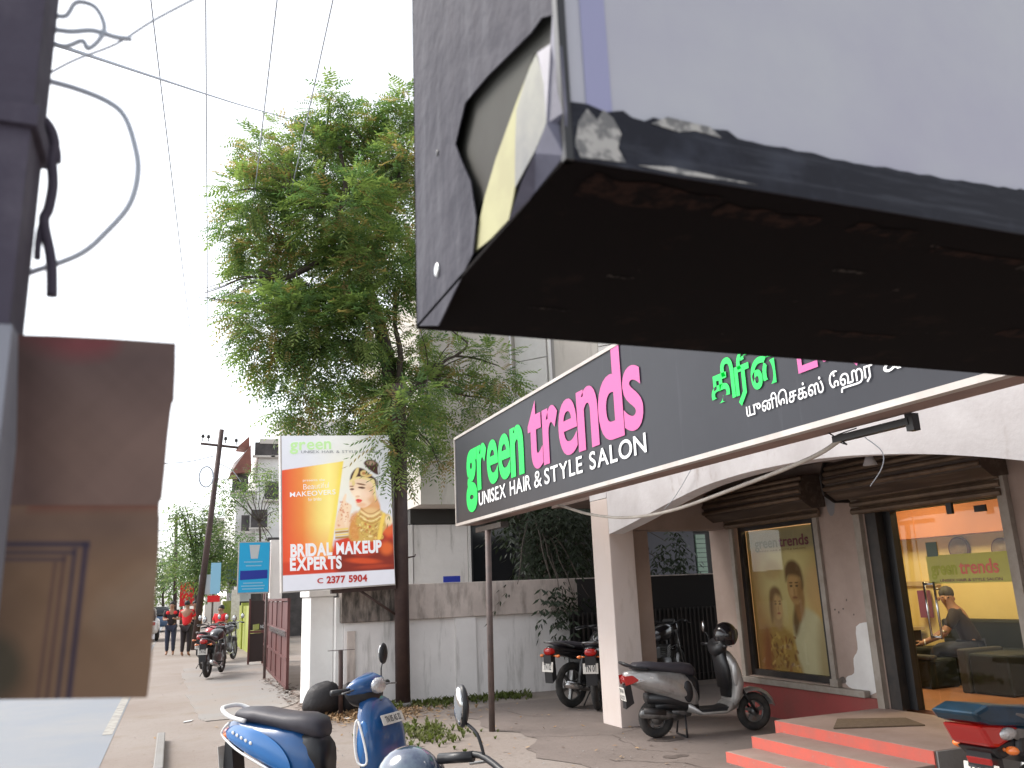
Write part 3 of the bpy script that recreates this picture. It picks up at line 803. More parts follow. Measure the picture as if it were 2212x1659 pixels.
lettering('printed_lettering', 'UNISEX HAIR & STYLE SALON', (6.936, 8.98, 1.945), pu, pv, M['pbrown'], pos, 0.0, xh=0.02, ref='X', width=0.9)

for k_, (a_, b_, w2, h2) in enumerate(((.35, .5, .12, .05), (.3, 1.6, .03, .05), (.62, 1.35, .02, .02), (.7, 1.2, .02, .015), (.42, 1.25, .03, .015), (.48, 1.22, .02, .02), (.55, 1.26, .025, .012), (2.9, 1.7, .05, .03))):
    flat('chip', [(a_, b_), (a_ + w2 * .5, b_ - h2 * .4), (a_ + w2, b_), (a_ + w2 * .8, b_ + h2), (a_ + w2 * .3, b_ + h2 * .8)], fo, (0, -1, 0), (0, 0, 1), M['stain'], sal, .0035, 3)
# steps
st = thing('entrance_steps', 'three low steps with bright red risers below the salon door', 'steps', (5.6, 5.8, 0))
for k, (x0, z0, z1, y1) in enumerate(((4.76, 0, 0.097, 6.93), (5.08, 0.0, 0.194, 6.96), (5.43, 0.0, 0.29, 7.05))):
    x1 = (5.08, 5.43, 6.797)[k]
    s_ = part('step', MB().box(x0 + 0.012, x1, 5.19 if k < 2 else 5.19, y1, z0, z1), M['tread'], st, bevel=0.006)
    part('riser', MB().box(x0, x0 + 0.01, 5.19, y1 - 0.003, z0 + 0.003, z1 - 0.003), M['redstep'], s_)
    if k < 2: pass
part('side_face', MB().box(5.45, 6.78, 5.17, 5.187, 0.003, 0.285), M['concrete'], st)
dm = part('door_mat', MB().prism([(5.52, 6.35, 0.291), (5.9, 6.72, 0.291), (6.42, 6.4, 0.291), (6.25, 6.02, 0.291)], (0, 0, 0.012)), M['matbrown'], clean=True)
tag(dm, 'brown rectangular mat lying on the landing before the glass door', 'door mat')

# ================================================================== GREEN TRENDS SIGN
sg = thing('shop_sign', 'long black salon signboard with green and pink lettering on the porch front', 'sign', (3.55, 6.5, 2.4))
SX = 3.45
part('sign_face', MB().box(SX, SX + 0.03, 0.6, 10.65, 2.49, 3.61), M['signblack'], sg)
part('frame_bottom', MB().box(SX - 0.015, SX + 0.05, 0.6, 10.68, 2.452, 2.488), M['signframe'], sg)
part('frame_top', MB().box(SX - 0.015, SX + 0.05, 0.6, 10.68, 3.612, 3.645), M['signframe'], sg)
part('frame_end', MB().box(SX - 0.015, SX + 0.05, 10.652, 10.68, 2.49, 3.61), M['signframe'], sg)
part('soffit', MB().box(SX + 0.052, SX + 0.27, 0.6, 10.66, 2.462, 2.48), M['soffit'], sg)
part('corner_tube', MB().tube([(SX + .1, 10.6, 2.49), (SX + .1, 10.6, 3.6)], .02, 6), M['soffit'], sg)
part('back_sheet', MB().box(SX + 0.25, SX + 0.27, 0.6, 10.66, 2.482, 3.61), M['soffit'], sg)
part('top_sheet', MB().box(SX + 0.052, SX + 0.27, 0.6, 10.66, 3.612, 3.63), M['soffit'], sg)
SU, SV = (0, -1, 0), (0, 0, 1)


def sl(body, y0, y1, z, mt, bold, xh=None, ref='x', height=None, off=0.008, nm='lettering', spacing=1.0):
    return lettering(nm, body, (SX - off, y0, z), SU, SV, mt, sg, bold, xh=xh, ref=ref, width=y0 - y1, height=height, spacing=spacing)


def SO(y, z, off=0.01): return (SX - off, y, z)


letters('green', SO(10.21, 2.86), SU, SV, M['lgreen'], sg, 0.04, 1.97, xh=.51, gap=.012)
letters('trends', SO(8.1, 2.86), SU, SV, M['lpink'], sg, 0.034, 2.4, xh=.51, gap=.012)
letters('UNISEX HAIR', SO(9.74, 2.63), SU, SV, M['lwhite'], sg, 0.012, 1.66, xh=.155, ref='X', gap=.1)
letters('&', SO(7.99, 2.625), SU, SV, M['lwhite'], sg, 0.0, 0.2, xh=.17, ref='X')
letters('STYLE SALON', SO(7.72, 2.63), SU, SV, M['lwhite'], sg, 0.012, 2.02, xh=.155, ref='X', gap=.1)
T_ = '\u0b9f'
letters('', SO(4.77, 2.81), SU, SV, M['lgreen'], sg, 0.028, .77, xh=.19, ref=T_, gap=.02, clusters=['\u0b95\u0bbf', '\u0bb0\u0bc0', '\u0ba9\u0bcd'])
letters('', SO(3.88, 2.81), SU, SV, M['lpink'], sg, 0.028, 1.5, xh=.19, ref=T_, gap=.02, clusters=['\u0b9f\u0bcd', '\u0bc6\u0bb0', '\u0ba3\u0bcd', '\u0b9f\u0bcd', '\u0bb8\u0bcd'])
letters('', SO(4.41, 2.645), SU, SV, M['lwhite'], sg, 0.008, .72, xh=.066, ref=T_, gap=.1, clusters=['\u0baf\u0bc1', '\u0ba9\u0bbf', '\u0bc6\u0b9a', '\u0b95\u0bcd', '\u0bb8\u0bcd'])
letters('', SO(3.64, 2.645), SU, SV, M['lwhite'], sg, 0.008, .33, xh=.066, ref=T_, gap=.08, clusters=['\u0bc7\u0bb9', '\u0bb0\u0bcd'])
letters('&', SO(3.24, 2.64), SU, SV, M['lwhite'], sg, 0.008, .12, xh=.09, ref='X')
# pole and brackets
gp = thing('sign_post', 'thin rusty steel post holding up the left end of the black signboard', 'post', (3.57, 9.88, 0))
part('pole', MB().tube([(3.57, 9.88, 0), (3.55, 9.75, 2.33)], 0.037, 12), M['greypole'], gp)
part('bracket', MB().obox((3.58, 9.7, 2.36), (1, 0, 0), (0, 1, 0), (0, 0, 1), 0.05, 0.45, 0.03), M['blackmetal'], gp)
br = thing('bracket_arm', 'black steel bracket arm hanging under the signboard with loose wires', 'bracket', (3.75, 3.8, 2.4))
part('arm', MB().obox((3.71, 3.65, 2.415), (1, 0, 0), (0, 1, 0), (0, 0, 1), 0.025, 0.29, 0.02), M['black'], br)
part('end_plate', MB().box(3.69, 3.74, 3.33, 3.38, 2.36, 2.455), M['black'], br)


def hang(name, pts, r, mt, label, cat='cable', n=6, kind=None, group=None):
    o = part(name, MB().tube(smooth([Vector(p) for p in pts], 6, closed=False), r, n), mt)
    return tag(o, label, cat, group)


hang('cable', [(3.85, 9.2, 2.6), P(1200, 1090, x=3.75), P(1270, 1110, x=3.7), P(1350, 1118, x=3.7), P(1450, 1103, x=3.7), P(1600, 1050, x=3.7), P(1750, 990, x=3.7), P(1815, 950, x=3.7)], 0.014, M['cablewhite'], 'thick pale cable sagging under the signboard across the porch')
hang('cable', [P(1868, 945, x=3.7), P(1905, 975, x=3.8), P(1905, 1010, x=3.9), P(1880, 1050, x=4.2)], 0.003, M['wire'], 'thin dark wire dangling from the bracket arm before the arch')
hang('cable', [P(1495, 1010, x=4.85), P(1460, 1070, x=4.85), P(1435, 1100, x=4.85)], 0.004, M['wire'], 'thin dark wire running down the white arch above the window')
hang('cable', [P(1750, 915, x=3.7) - Vector((0, 0, 0.02)), P(1780, 930, x=3.68), P(1830, 960, x=3.72), P(1800, 945, x=3.7), P(1850, 925, x=3.7)], 0.004, M['black'], 'tangle of black wire around the bracket arm')
bl = thing('ceiling_lamp', 'small white unlit lamp under the porch arch above the door shutter', 'lamp', (5.9, 5.8, 2.6))
c_ = P(1880, 1005, x=6.3)
part('shade', MB().tube([c_, c_ + Vector((0, 0, 0.1))], [0.07, 0.03], 12), M['arch'], bl)
part('stem', MB().tube([c_ + Vector((0, 0, 0.1)), (c_.x, c_.y, 2.88)], 0.008, 6), M['black'], bl)

# ================================================================== COMPOUND WALL
cw = thing('compound_wall', 'stained whitewashed compound wall with a projecting blackened coping', 'wall', (5, 13.2, 0))
part('wall', MB().box(2.42, 13, 13.1, 13.32, 0, 1.22), M['whitewall'], cw)
part('coping', MB().box(3.3, 13, 13.03, 13.36, 1.223, 1.76), M['coping'], cw, bevel=0.012)
part('coping', MB().box(2.36, 3.297, 13.03, 13.36, 1.223, 1.78), M['copingdark'], cw, bevel=0.012)
part('pilaster', MB().box(4.16, 4.5, 13.06, 13.097, 0, 1.22), M['whitewall'], cw)
part('pilaster', MB().box(2.46, 2.58, 13.07, 13.097, 0, 1.1), M['coping'], cw)
gp = thing('gate_pillar', 'white plastered gate pillar at the near corner of the compound wall', 'pillar', (2.1, 13.6, 0))
part('shaft', MB().box(1.95, 2.3, 13.35, 14.3, 0, 1.62), M['white'], gp, bevel=0.012)
part('cap', MB().box(1.92, 2.34, 13.32, 14.33, 1.622, 1.72), M['white'], gp, bevel=0.012)
part('side_strip', MB().box(2.302, 2.415, 13.16, 13.6, 0, 1.6), M['white'], gp)
nb = thing('name_board', 'small navy blue name board on top of the compound wall coping', 'sign', (4.1, 13.1, 1.8))
part('board', MB().box(3.96, 4.24, 13.0, 13.02, 1.765, 1.86), M['navy'], nb)

# gates
gt = thing('sliding_gate', 'maroon sheet metal compound gate standing open along the street', 'gate', (2.1, 19, 0))
ga, gb_ = Vector((2.0, 16.4, 0)), Vector((2.2, 22.8, 0))
gd_ = (gb_ - ga).normalized(); gn = Vector((gd_.y, -gd_.x, 0))
L_ = (gb_ - ga).length
nP = 5
for k in range(nP):
    for j, (z0, z1) in enumerate(((0.06, 0.52), (0.56, 1.02), (1.06, 1.56))):
        c = ga + gd_ * (L_ * (k + 0.5) / nP) + Vector((0, 0, (z0 + z1) / 2))
        part('panel', MB().obox(c, gd_, gn, (0, 0, 1), L_ / nP / 2 - 0.03, 0.008, (z1 - z0) / 2), M['gate'], gt)
for z in (0.04, 0.54, 1.04, 1.6):
    part('rail', MB().obox((ga + gb_) / 2 + Vector((0, 0, z)), gd_, gn, (0, 0, 1), L_ / 2, 0.03, 0.025), M['gate'], gt)
for k in range(nP + 1):
    part('stile', MB().obox(ga + gd_ * (L_ * k / nP) + Vector((0, 0, 0.82)), gd_, gn, (0, 0, 1), 0.025, 0.025, 0.8), M['gate'], gt)
part('push_bar', MB().obox((ga + gb_) / 2 + Vector((-0.06, -1.0, 0.98)), gd_, gn, (0, 0, 1), 1.9, 0.02, 0.05), M['steel'], gt)
g2 = thing('wicket_gate', 'dark brown wicket gate leaf standing open across the pavement', 'gate', (1.6, 23.8, 0))
for j, (z0, z1) in enumerate(((0.08, 0.78), (0.86, 1.6))):
    part('panel', MB().box(1.9, 2.3, 23.5, 23.52, z0, z1), M['darkgate'], g2)
part('stile', MB().box(1.85, 1.897, 23.48, 23.54, 0.02, 1.66), M['gate'], g2)
part('stile', MB().box(2.303, 2.35, 23.48, 23.54, 0.02, 1.66), M['white'], g2)
part('rail', MB().box(1.9, 2.3, 23.48, 23.54, 0.79, 0.85), M['gate'], g2)
flat('sticker', [(0, 0), (0.16, 0.02), (0.16, 0.16), (0, 0.14)], (1.96, 23.475, 0.86), (1, 0, 0), (0, 0, 1), M['lime'], g2)
lettering('lettering', 'NO', (2.15, 23.474, 0.9), (1, 0, 0), (0, 0, 1), M['greyprint'], g2, 0.02, width=0.12, height=0.09)
wp = thing('gate_pillar', 'slim dirty white gate pillar beyond the maroon gate', 'pillar', (2.45, 24, 0))
part('shaft', MB().box(2.4, 2.72, 23.9, 24.3, 0, 3.2), M['whitewall'], wp)
part('pipe', MB().tube([(2.28, 23.85, 0), (2.28, 23.85, 2.9)], 0.05, 8), M['gate'], wp)

# ================================================================== BRIDAL SIGN ON ITS POLE
bp_ = thing('steel_pole', 'tall thick dark brown steel pole in front of the compound wall', 'pole', (3.2, 12.75, 0))
part('shaft', MB().tube([(3.24, 12.8, 0), (3.21, 12.8, 4.9)], 0.11, 20), M['brownpole'], bp_)
part('base_ring', MB().tube([(3.24, 12.8, 0), (3.24, 12.8, 0.06)], 0.14, 16), M['concrete'], bp_)
part('hook', MB().tube([(3.3, 12.75, 2.15), (3.42, 12.72, 2.17), (3.43, 12.72, 2.2)], 0.012, 6), M['brownpole'], bp_)
bs = thing('bridal_sign', 'backlit bridal makeup sign with a golden bride fixed to the brown pole', 'sign', (2.3, 12.7, 1.8))
TL = Matrix.Translation((3.1, 12.72, 1.8)) @ Matrix.Rotation(R_(-2.0), 4, 'Y') @ Matrix.Translation((-3.1, -12.72, -1.8))
bo = Vector((1.45, 12.62, 1.77)); bu = Vector((1, 0, 0.0)); bv_ = Vector((0, 0, 1))
part('casing', MB().box(1.43, 3.09, 12.625, 12.85, 1.75, 4.03), M['signframe'], bs)
M['bgrey'] = mat('print_pale_grey', (0.55, 0.56, 0.6), 0.5, (0.62, 0.63, 0.66), ns=0.9, emit=(0.6, 0.61, 0.65), es=0.22)


def gradmat(name, stops, emit_s, z0, z1, ax=0, rough=0.5):
    mt = mat(name, stops[0][1], rough)
    t = mt.node_tree; N = t.nodes; L = t.links
    b = N['Principled BSDF']
    g = N.new('ShaderNodeNewGeometry'); sp = N.new('ShaderNodeSeparateXYZ')
    L.new(g.outputs['Position'], sp.inputs[0])
    mr = N.new('ShaderNodeMapRange'); mr.inputs['From Min'].default_value = z0; mr.inputs['From Max'].default_value = z1
    L.new(sp.outputs[ax], mr.inputs['Value'])
    cr = N.new('ShaderNodeValToRGB')
    cr.color_ramp.elements[0].position = stops[0][0]; cr.color_ramp.elements[0].color = (*stops[0][1], 1)
    cr.color_ramp.elements[1].position = stops[-1][0]; cr.color_ramp.elements[1].color = (*stops[-1][1], 1)
    for p_, c_ in stops[1:-1]:
        e = cr.color_ramp.elements.new(p_); e.color = (*c_, 1)
    L.new(mr.outputs[0], cr.inputs[0]); L.new(cr.outputs[0], b.inputs['Base Color']); L.new(cr.outputs[0], b.inputs['Emission Color'])
    b.inputs['Emission Strength'].default_value = emit_s
    return mt


M['bgrad'] = gradmat('print_orange_gold', [(0, (0.62, 0.07, 0.03)), (0.25, (0.68, 0.22, 0.04)), (0.55, (0.72, 0.55, 0.12)), (0.8, (0.7, 0.52, 0.1)), (1, (0.68, 0.42, 0.06))], 0.22, 1.5, 2.3)
M['bred'] = mat('print_red', (0.5, 0.035, 0.02), 0.5, (0.33, 0.02, 0.015), ns=3, emit=(0.5, 0.035, 0.02), es=0.12)
M['bdark'] = mat('print_maroon', (0.16, 0.02, 0.012), 0.5, (0.3, 0.04, 0.015), ns=4)
M['bgold'] = mat('print_gold', (0.55, 0.36, 0.07), 0.5, (0.38, 0.2, 0.03), ns=26, lo=0.4, hi=0.6, emit=(0.55, 0.38, 0.1), es=0.1)
M['bskin'] = mat('print_skin', (0.72, 0.5, 0.34), 0.5, (0.66, 0.42, 0.24), ns=5, emit=(0.7, 0.5, 0.36), es=0.2)
M['bskin2'] = mat('print_skin_shade', (0.6, 0.27, 0.11), 0.5, emit=(0.6, 0.3, 0.14), es=0.1)
M['bhair'] = mat('print_hair', (0.04, 0.015, 0.015), 0.5)
M['bwhite'] = mat('print_white', (0.72, 0.72, 0.74), 0.5, emit=(1, 1, 1), es=0.12)
M['bgreen'] = mat('print_pale_green', (0.42, 0.62, 0.28), 0.5, emit=(0.4, 0.65, 0.28), es=0.2)
M['btext'] = mat('print_grey_text', (0.25, 0.26, 0.28), 0.5)
M['bredtext'] = mat('print_red_text', (0.6, 0.04, 0.03), 0.5)


def B(x, y):
    """photo crop pixels of the bridal print -> metres on its face"""
    x0 = 90 - (y - 140) * 0.0125; x1 = 1085
    u = (x - x0) / (x1 - x0)
    yt = 138 + 12 * u; yb = 1556 - 66 * u
    return (u * 1.63, (yb - y) / (yb - yt) * 2.26)


def bfl(nm, pts, mt, off, smn=0):
    return flat(nm, [B(*p) for p in pts], bo, bu, bv_, M[mt], bs, off, smn)


bp2 = Print(1.63, 2.26, 190, 260, (.6, .6, .64))


def BP(pts): return [B(*p) for p in pts]


def bE(x, y, rx, ry, col, soft=.3, a=1.0, rot=0):
    c = B(x, y); bp2.ell(c[0], c[1], rx * 1.63 / 1000, ry * 2.26 / 1420, col, soft, a, rot)


def bP(pts, col, soft=6, a=1.0, sm=4): bp2.poly(BP(pts), col, soft * .0016, a, sm)


def ggrad(X, Y):
    t = np.clip(X / .95, 0, 1)[..., None]
    st_ = [(0, (.62, .07, .03)), (.3, (.68, .22, .05)), (.55, (.74, .56, .16)), (.72, (.8, .68, .22)), (1, (.72, .5, .08))]
    out = np.zeros(X.shape + (3,))
    for k in range(3):
        out[..., k] = np.interp(t[..., 0], [q[0] for q in st_], [q[1][k] for q in st_])
    f = np.clip((.95 - Y) / .6, 0, 1)[..., None]
    return out * (1 - f * .75) + np.array((.6, .07, .03)) * f * .75


bE(640, 300, 260, 330, (.68, .67, .62), 1.4, .8)
bE(700, 650, 200, 330, (.74, .7, .55), 1.3, .6)
bP([(84, 462), (642, 385), (520, 1150), (585, 1400), (60, 1420)], ggrad, 3, 1, 0)
bP([(642, 385), (560, 850), (500, 1180), (470, 1150), (540, 830), (610, 395)], (.75, .6, .08), 12, .6, 0)
bP([(60, 1300), (200, 1300), (500, 1260), (540, 1110), (700, 1060), (940, 1060), (1000, 1010), (1095, 950), (1095, 1380), (50, 1430)], (.5, .05, .022), 14, 1, 0)
bP([(585, 1210), (800, 1240), (950, 1190), (1040, 1100), (1095, 1130), (1095, 1380), (585, 1410)], (.16, .022, .014), 26, .9)
bE(800, 1290, 150, 26, (.55, .07, .02), .9, .9, -.1); bE(1020, 1180, 60, 60, (.62, .12, .03), 1, .9); bE(960, 1080, 60, 50, (.2, .03, .02), 1, .8); bE(1040, 1010, 50, 60, (.6, .13, .04), 1, .8); bE(900, 1340, 160, 18, (.4, .05, .02), 1, .7)
bP([(690, 1110), (680, 980), (760, 860), (800, 830), (950, 830), (1020, 870), (1060, 890), (1010, 1010), (940, 1090), (900, 1115)], (.5, .33, .09), 10)
for k_ in range(170):
    rr = random.Random(k_ + 50)
    bE(rr.uniform(690, 1000), rr.uniform(850, 1100), rr.uniform(4, 16), rr.uniform(3, 12), rr.choice([(.7, .52, .16), (.3, .13, .03), (.62, .42, .1), (.42, .1, .03), (.75, .62, .3)]), .8, .65, rr.uniform(-1, 1))
bP([(690, 1090), (670, 960), (700, 880), (760, 850), (740, 950), (760, 1000), (760, 1100)], (.55, .22, .06), 16, .8)
bP([(935, 1100), (960, 980), (990, 880), (1020, 875), (990, 1000), (975, 1090)], (.72, .5, .1), 8)
bE(1050, 930, 34, 50, (.72, .56, .34), .7)
bP([(790, 800), (850, 770), (925, 720), (970, 790), (960, 850), (860, 880), (800, 860)], (.6, .27, .1), 10)
bE(880, 860, 90, 50, (.66, .46, .22), .9, .8)
bP([(700, 560), (692, 640), (718, 690), (745, 722), (740, 765), (785, 808), (830, 812), (890, 775), (925, 705), (932, 600), (880, 540), (780, 528)], (.74, .54, .38), 7)
bE(900, 720, 45, 100, (.62, .34, .17), 1.2, .8, .3); bE(760, 690, 50, 45, (.82, .66, .5), 1.1, .7); bE(850, 690, 50, 40, (.8, .58, .44), 1.1, .7); bE(800, 790, 45, 20, (.66, .36, .2), 1.1, .7)
bP([(698, 560), (715, 500), (765, 450), (830, 460), (900, 520), (945, 560), (938, 620), (890, 570), (800, 542), (730, 545)], (.05, .02, .018), 7)
bP([(835, 400), (880, 373), (940, 385), (978, 430), (975, 500), (950, 512), (900, 480), (850, 435)], (.06, .025, .02), 6)
bE(900, 405, 40, 22, (.45, .3, .22), 1, .8); bE(970, 470, 8, 40, (.6, .6, .6), .8, .8)
bP([(715, 552), (758, 458), (785, 450), (775, 500), (740, 550)], (.68, .52, .22), 5)
bE(830, 500, 34, 30, (.66, .48, .2), .5); bE(830, 500, 18, 15, (.45, .2, .08), .6); bE(870, 525, 40, 12, (.6, .42, .16), .6, 1, .3)
bP([(700, 560), (780, 530), (880, 545), (930, 570), (936, 700), (920, 720), (908, 600), (860, 565), (780, 548), (705, 580)], (.7, .56, .26), 5)
bE(730, 590, 16, 26, (.66, .5, .22), .6); bE(955, 600, 8, 40, (.1, .05, .03), .8, .8); bE(930, 730, 9, 22, (.66, .48, .18), .6)
bE(805, 632, 34, 10, (.12, .05, .03), .5, 1, -.12); bE(800, 600, 45, 8, (.2, .09, .05), .7, 1, -.2); bE(715, 645, 20, 9, (.14, .06, .04), .5); bE(712, 618, 20, 6, (.25, .12, .07), .7)
bE(765, 712, 20, 10, (.6, .3, .16), .9, .7); bE(752, 728, 8, 8, (.75, .62, .35), .4); bE(776, 748, 30, 13, (.6, .05, .04), .4, 1, -.15); bE(772, 762, 22, 8, (.66, .12, .08), .5)
for k_ in range(5):
    a_ = 850 + k_ * 22
    bP([(795 - k_ * 3, a_ - 30), (850, a_ + 10), (905, a_ + 12), (965, a_ - 22), (968, a_ - 14), (905, a_ + 22), (850, a_ + 20), (792 - k_ * 3, a_ - 20)], (.74, .6, .3) if k_ % 2 else (.4, .2, .06), 4, .9, 3)
bP([(548, 1000), (600, 800), (640, 760), (690, 800), (690, 870), (668, 1000)], (.72, .5, .33), 9)
bE(640, 900, 16, 80, (.8, .64, .48), 1, .6, .1)
bP([(608, 830), (620, 750), (648, 690), (662, 700), (655, 760), (703, 790), (692, 840), (650, 850)], (.74, .55, .38), 7)
for k_ in range(26):
    rr = random.Random(k_ + 400)
    bE(rr.uniform(575, 690), rr.uniform(760, 980), rr.uniform(3, 9), rr.uniform(3, 14), (.5, .13, .04), .8, .6, rr.uniform(-1, 1))
for k_ in range(4):
    bP([(546, 1004 + k_ * 24), (668, 994 + k_ * 24), (668, 1012 + k_ * 24), (546, 1022 + k_ * 24)], (.68, .5, .14) if k_ % 2 == 0 else (.36, .2, .05), 4, 1, 0)
bP([(60, 1416), (1095, 1364), (1095, 1500), (60, 1565)], (.6, .6, .65), 3, 1, 0)
bp2.noise(.05, 3, 5)
prb = bp2.build('printed_sheet', bo + Vector((0, -.004, 0)), bu, bv_, bs, .2)


def bl_(body, x0, y0, x1, y1, hpx, mt, bold, off=0.02, sp=1.0, par=None):
    a = B(x0, y0); b = B(x1, y1)
    u = Vector((b[0] - a[0], 0, b[1] - a[1])); wdt = u.length; u.normalize()
    hh = hpx / 1420 * 2.26
    return letters(body, bo + bu * a[0] + bv_ * a[1] + Vector((0, -off, 0)), u, (0, 0, 1), mt, bs, bold, wdt, xh=hh * (0.76 if body == 'green' else 1), ref='x' if body in ('green', 'c') else 'X', gap=.07 if bold < .03 else .02)


bl_('green', 160, 275, 532, 268, 95, M['bgreen'], 0.02)
bl_('UNISEX HAIR & STYLE SALON', 258, 306, 955, 312, 25, M['btext'], 0.0)
bl_('BRIDAL MAKEUP', 142, 1250, 970, 1212, 112, M['bwhite'], 0.045, 0.03)
bl_('EXPERTS', 135, 1370, 595, 1352, 112, M['bwhite'], 0.045, 0.03)
bl_('2377 5904', 455, 1485, 826, 1468, 62, M['bredtext'], 0.04)
bl_('c', 372, 1486, 425, 1484, 45, M['bredtext'], 0.0)
bl_('presents the', 268, 570, 465, 566, 22, M['bwhite'], 0.0)
bl_('Beautiful', 270, 645, 500, 628, 50, M['bwhite'], -0.01)
bl_('MAKEOVERS', 150, 712, 560, 690, 45, M['bwhite'], 0.01)
bl_('for brides', 310, 750, 430, 745, 30, M['bwhite'], 0.0)
part('support_arm', MB().tube([(3.13, 12.8, 1.32), (2.5, 12.8, 1.75)], 0.02, 8), M['brownpole'], bs)
part('support_rail', MB().box(2.15, 3.12, 12.7, 12.82, 1.69, 1.748), M['brownpole'], bs)
for o_ in kids(bs):
    mm_ = XF[bs.name].inverted() @ TL @ XF[bs.name]
    if o_.name.split('.')[0] != 'support_arm':
        o_.data.transform(mm_)

# ================================================================== BLUE CLINIC SIGN
cs = thing('clinic_sign', 'bright blue signboard with a pale cup emblem left of the bridal sign', 'sign', (1.6, 19, 1.8))
c0 = (1.26, 18.99, 1.76)
part('board', MB().box(1.24, 1.9, 19.0, 19.06, 1.75, 2.84), M['signframe'], cs)
flat('print_face', [(0, 0.02), (0.62, 0.02), (0.62, 1.06), (0, 1.06)], c0, (1, 0, 0), (0, 0, 1), M['bluesign'], cs, 0.001)
flat('printed_cup', [(0.24, 0.72), (0.38, 0.72), (0.42, 1.01), (0.2, 1.01)], c0, (1, 0, 0), (0, 0, 1), M['greyprint'], cs, 0.005)
flat('printed_band', [(0.03, 0.28), (0.59, 0.3), (0.59, 0.48), (0.03, 0.47)], c0, (1, 0, 0), (0, 0, 1), M['navy'], cs, 0.005)
for (z, a, b) in ((0.64, 0.1, 0.48), (0.56, 0.14, 0.46), (0.2, 0.1, 0.5), (0.14, 0.06, 0.54), (0.08, 0.08, 0.52)):
    flat('printed_line', [(a, z), (b, z), (b, z + 0.025), (a, z + 0.025)], c0, (1, 0, 0), (0, 0, 1), M['skyprint'], cs, 0.005)
part('post', MB().tube([(1.86, 19.1, 0), (1.86, 19.1, 1.8)], 0.03, 8), M['greypole'], cs)

# short post + bag near the wall
sp_ = thing('short_post', 'short rusty iron post with a thin cross plate before the wall', 'post', (2.25, 12.4, 0))
part('shaft', MB().tube([(2.25, 12.4, 0), (2.24, 12.4, 0.87)], 0.032, 10), M['brownpole'], sp_)
part('cross_plate', MB().box(2.06, 2.44, 12.39, 12.41, 0.872, 0.88), M['greypole'], sp_)
bg = MB().ball((2.03, 12.6, 0.2), 0.27, 0.2, 0.24, 24, 14).ball((2.42, 12.65, 0.2), 0.19, 0.16, 0.2, 20, 12)
for i, v in enumerate(bg.v):
    nn = noise.noise(Vector(v) * 5) * 0.06
    bg.v[i] = (v[0] + nn, v[1], max(0.0, v[2] + nn))
tag(part('bundle', bg, M['bag'], clean=True), 'lumpy black bundle lying on the litter behind the short iron post', 'bag')

# ================================================================== NEIGHBOUR BUILDINGS
ne = thing('neighbour_house', 'pale grey two storey house with overhanging upper floor behind the wall', 'building', (7, 17, 0))
ub = P(906, 1090, y=16.0)
uz = P(960, 1090, y=16).z
part('upper_floor', MB().box(4.44, 12.5, 16.0, 22, 3.32, 8.15), M['neigh'], ne)
part('parapet', MB().box(4.4, 12.5, 15.96, 16.1, 8.155, 8.3), M['neigh'], ne)
part('bay', MB().box(5.6, 7.2, 15.5, 15.995, 3.6, 5.3), M['neigh'], ne)
part('ground_floor_wall', MB().box(4.55, 5.72, 17.0, 17.2, 0, 3.0), M['whitewall'], ne)
part('shaded_slab_edge', MB().box(4.46, 12.5, 16.9, 22, 3.02, 3.318), M['shade'], ne)  # slab coloured dark for the shadow band below the upper floor
part('corner_strip', MB().box(4.35, 4.52, 16.95, 17.2, 0, 3.0), M['whitewall'], ne)
part('side_wall', MB().box(4.5, 4.7, 17.2, 22, 0, 3.0), M['neigh'], ne)
part('door_frame', MB().box(5.73, 5.78, 16.95, 17.2, 0, 3.0), M['white'], ne)
part('dark_glazing', MB().box(5.8, 6.9, 17.3, 17.34, 0, 3.0), M['darkglass'], ne)
part('dark_recess_wall', MB().box(6.9, 12.5, 17.3, 17.4, 0, 3.0), M['shade'], ne)  # near-black colour stands in for shade in the veranda recess
for x in (5.82, 6.9, 8.1):
    part('glazing_bar', MB().box(x, x + 0.09, 17.22, 17.29, 0, 3.0), M['black'], ne)
pw = P(1522, 1200, y=17.0)
wn = part('louvre_window', MB().box(pw.x - 0.16, pw.x + 0.22, 17.2, 17.28, 1.72, 2.75), M['black'], ne)
for k in range(9):
    part('louvre', MB().box(pw.x - 0.1, pw.x + 0.16, 17.15, 17.19, 1.76 + k * 0.108, 1.76 + k * 0.108 + 0.095), M['louvre'], wn)
part('porch_wall_darkened', MB().box(9.0, pw.x - 0.2, 17.1, 17.28, 1.6, 3.0), mat('dim_wall', (0.1, 0.1, 0.115), 0.8), ne)  # wall colour darkened in place of the shade behind the porch
# inner gate of bars beside the compound wall under the porch
fg = thing('bar_fence', 'dark fence of upright iron bars at the back of the porch', 'fence', (7.5, 12.7, 0))
part('rail', MB().box(6.0, 9.6, 12.68, 12.72, 1.14, 1.18), M['black'], fg)
part('rail', MB().box(6.0, 9.6, 12.68, 12.72, 0.08, 0.12), M['black'], fg)
x = 6.02
while x < 9.6:
    part('bar', MB().box(x, x + 0.025, 12.655, 12.677, 0.02, 1.2), M['blackmetal'], fg)
    x += 0.085
part('backing_sheet', MB().box(6.0, 9.6, 12.74, 12.76, 0.0, 1.2), M['black'], fg)
part('backing_sheet', MB().box(6.3, 13, 12.98, 13.02, 0.0, 1.74), mat('shade_panel', (0.022, 0.02, 0.02), 0.9), fg)  # dark sheet over the compound wall, stands in for shade there

# white grooved bay and roof stub of the neighbour house, seen behind the signboard
ti = ne
A0 = P(1115, 760, y=15.9); A0.z = 0
dv = Vector((math.sin(R_(141)), math.cos(R_(141)), 0))
nv = Vector((-dv.y, dv.x, 0)) * -1
if nv.y > 0: nv = -nv


def tp(s, z, off):
    return A0 + dv * s + nv * off + Vector((0, 0, z))


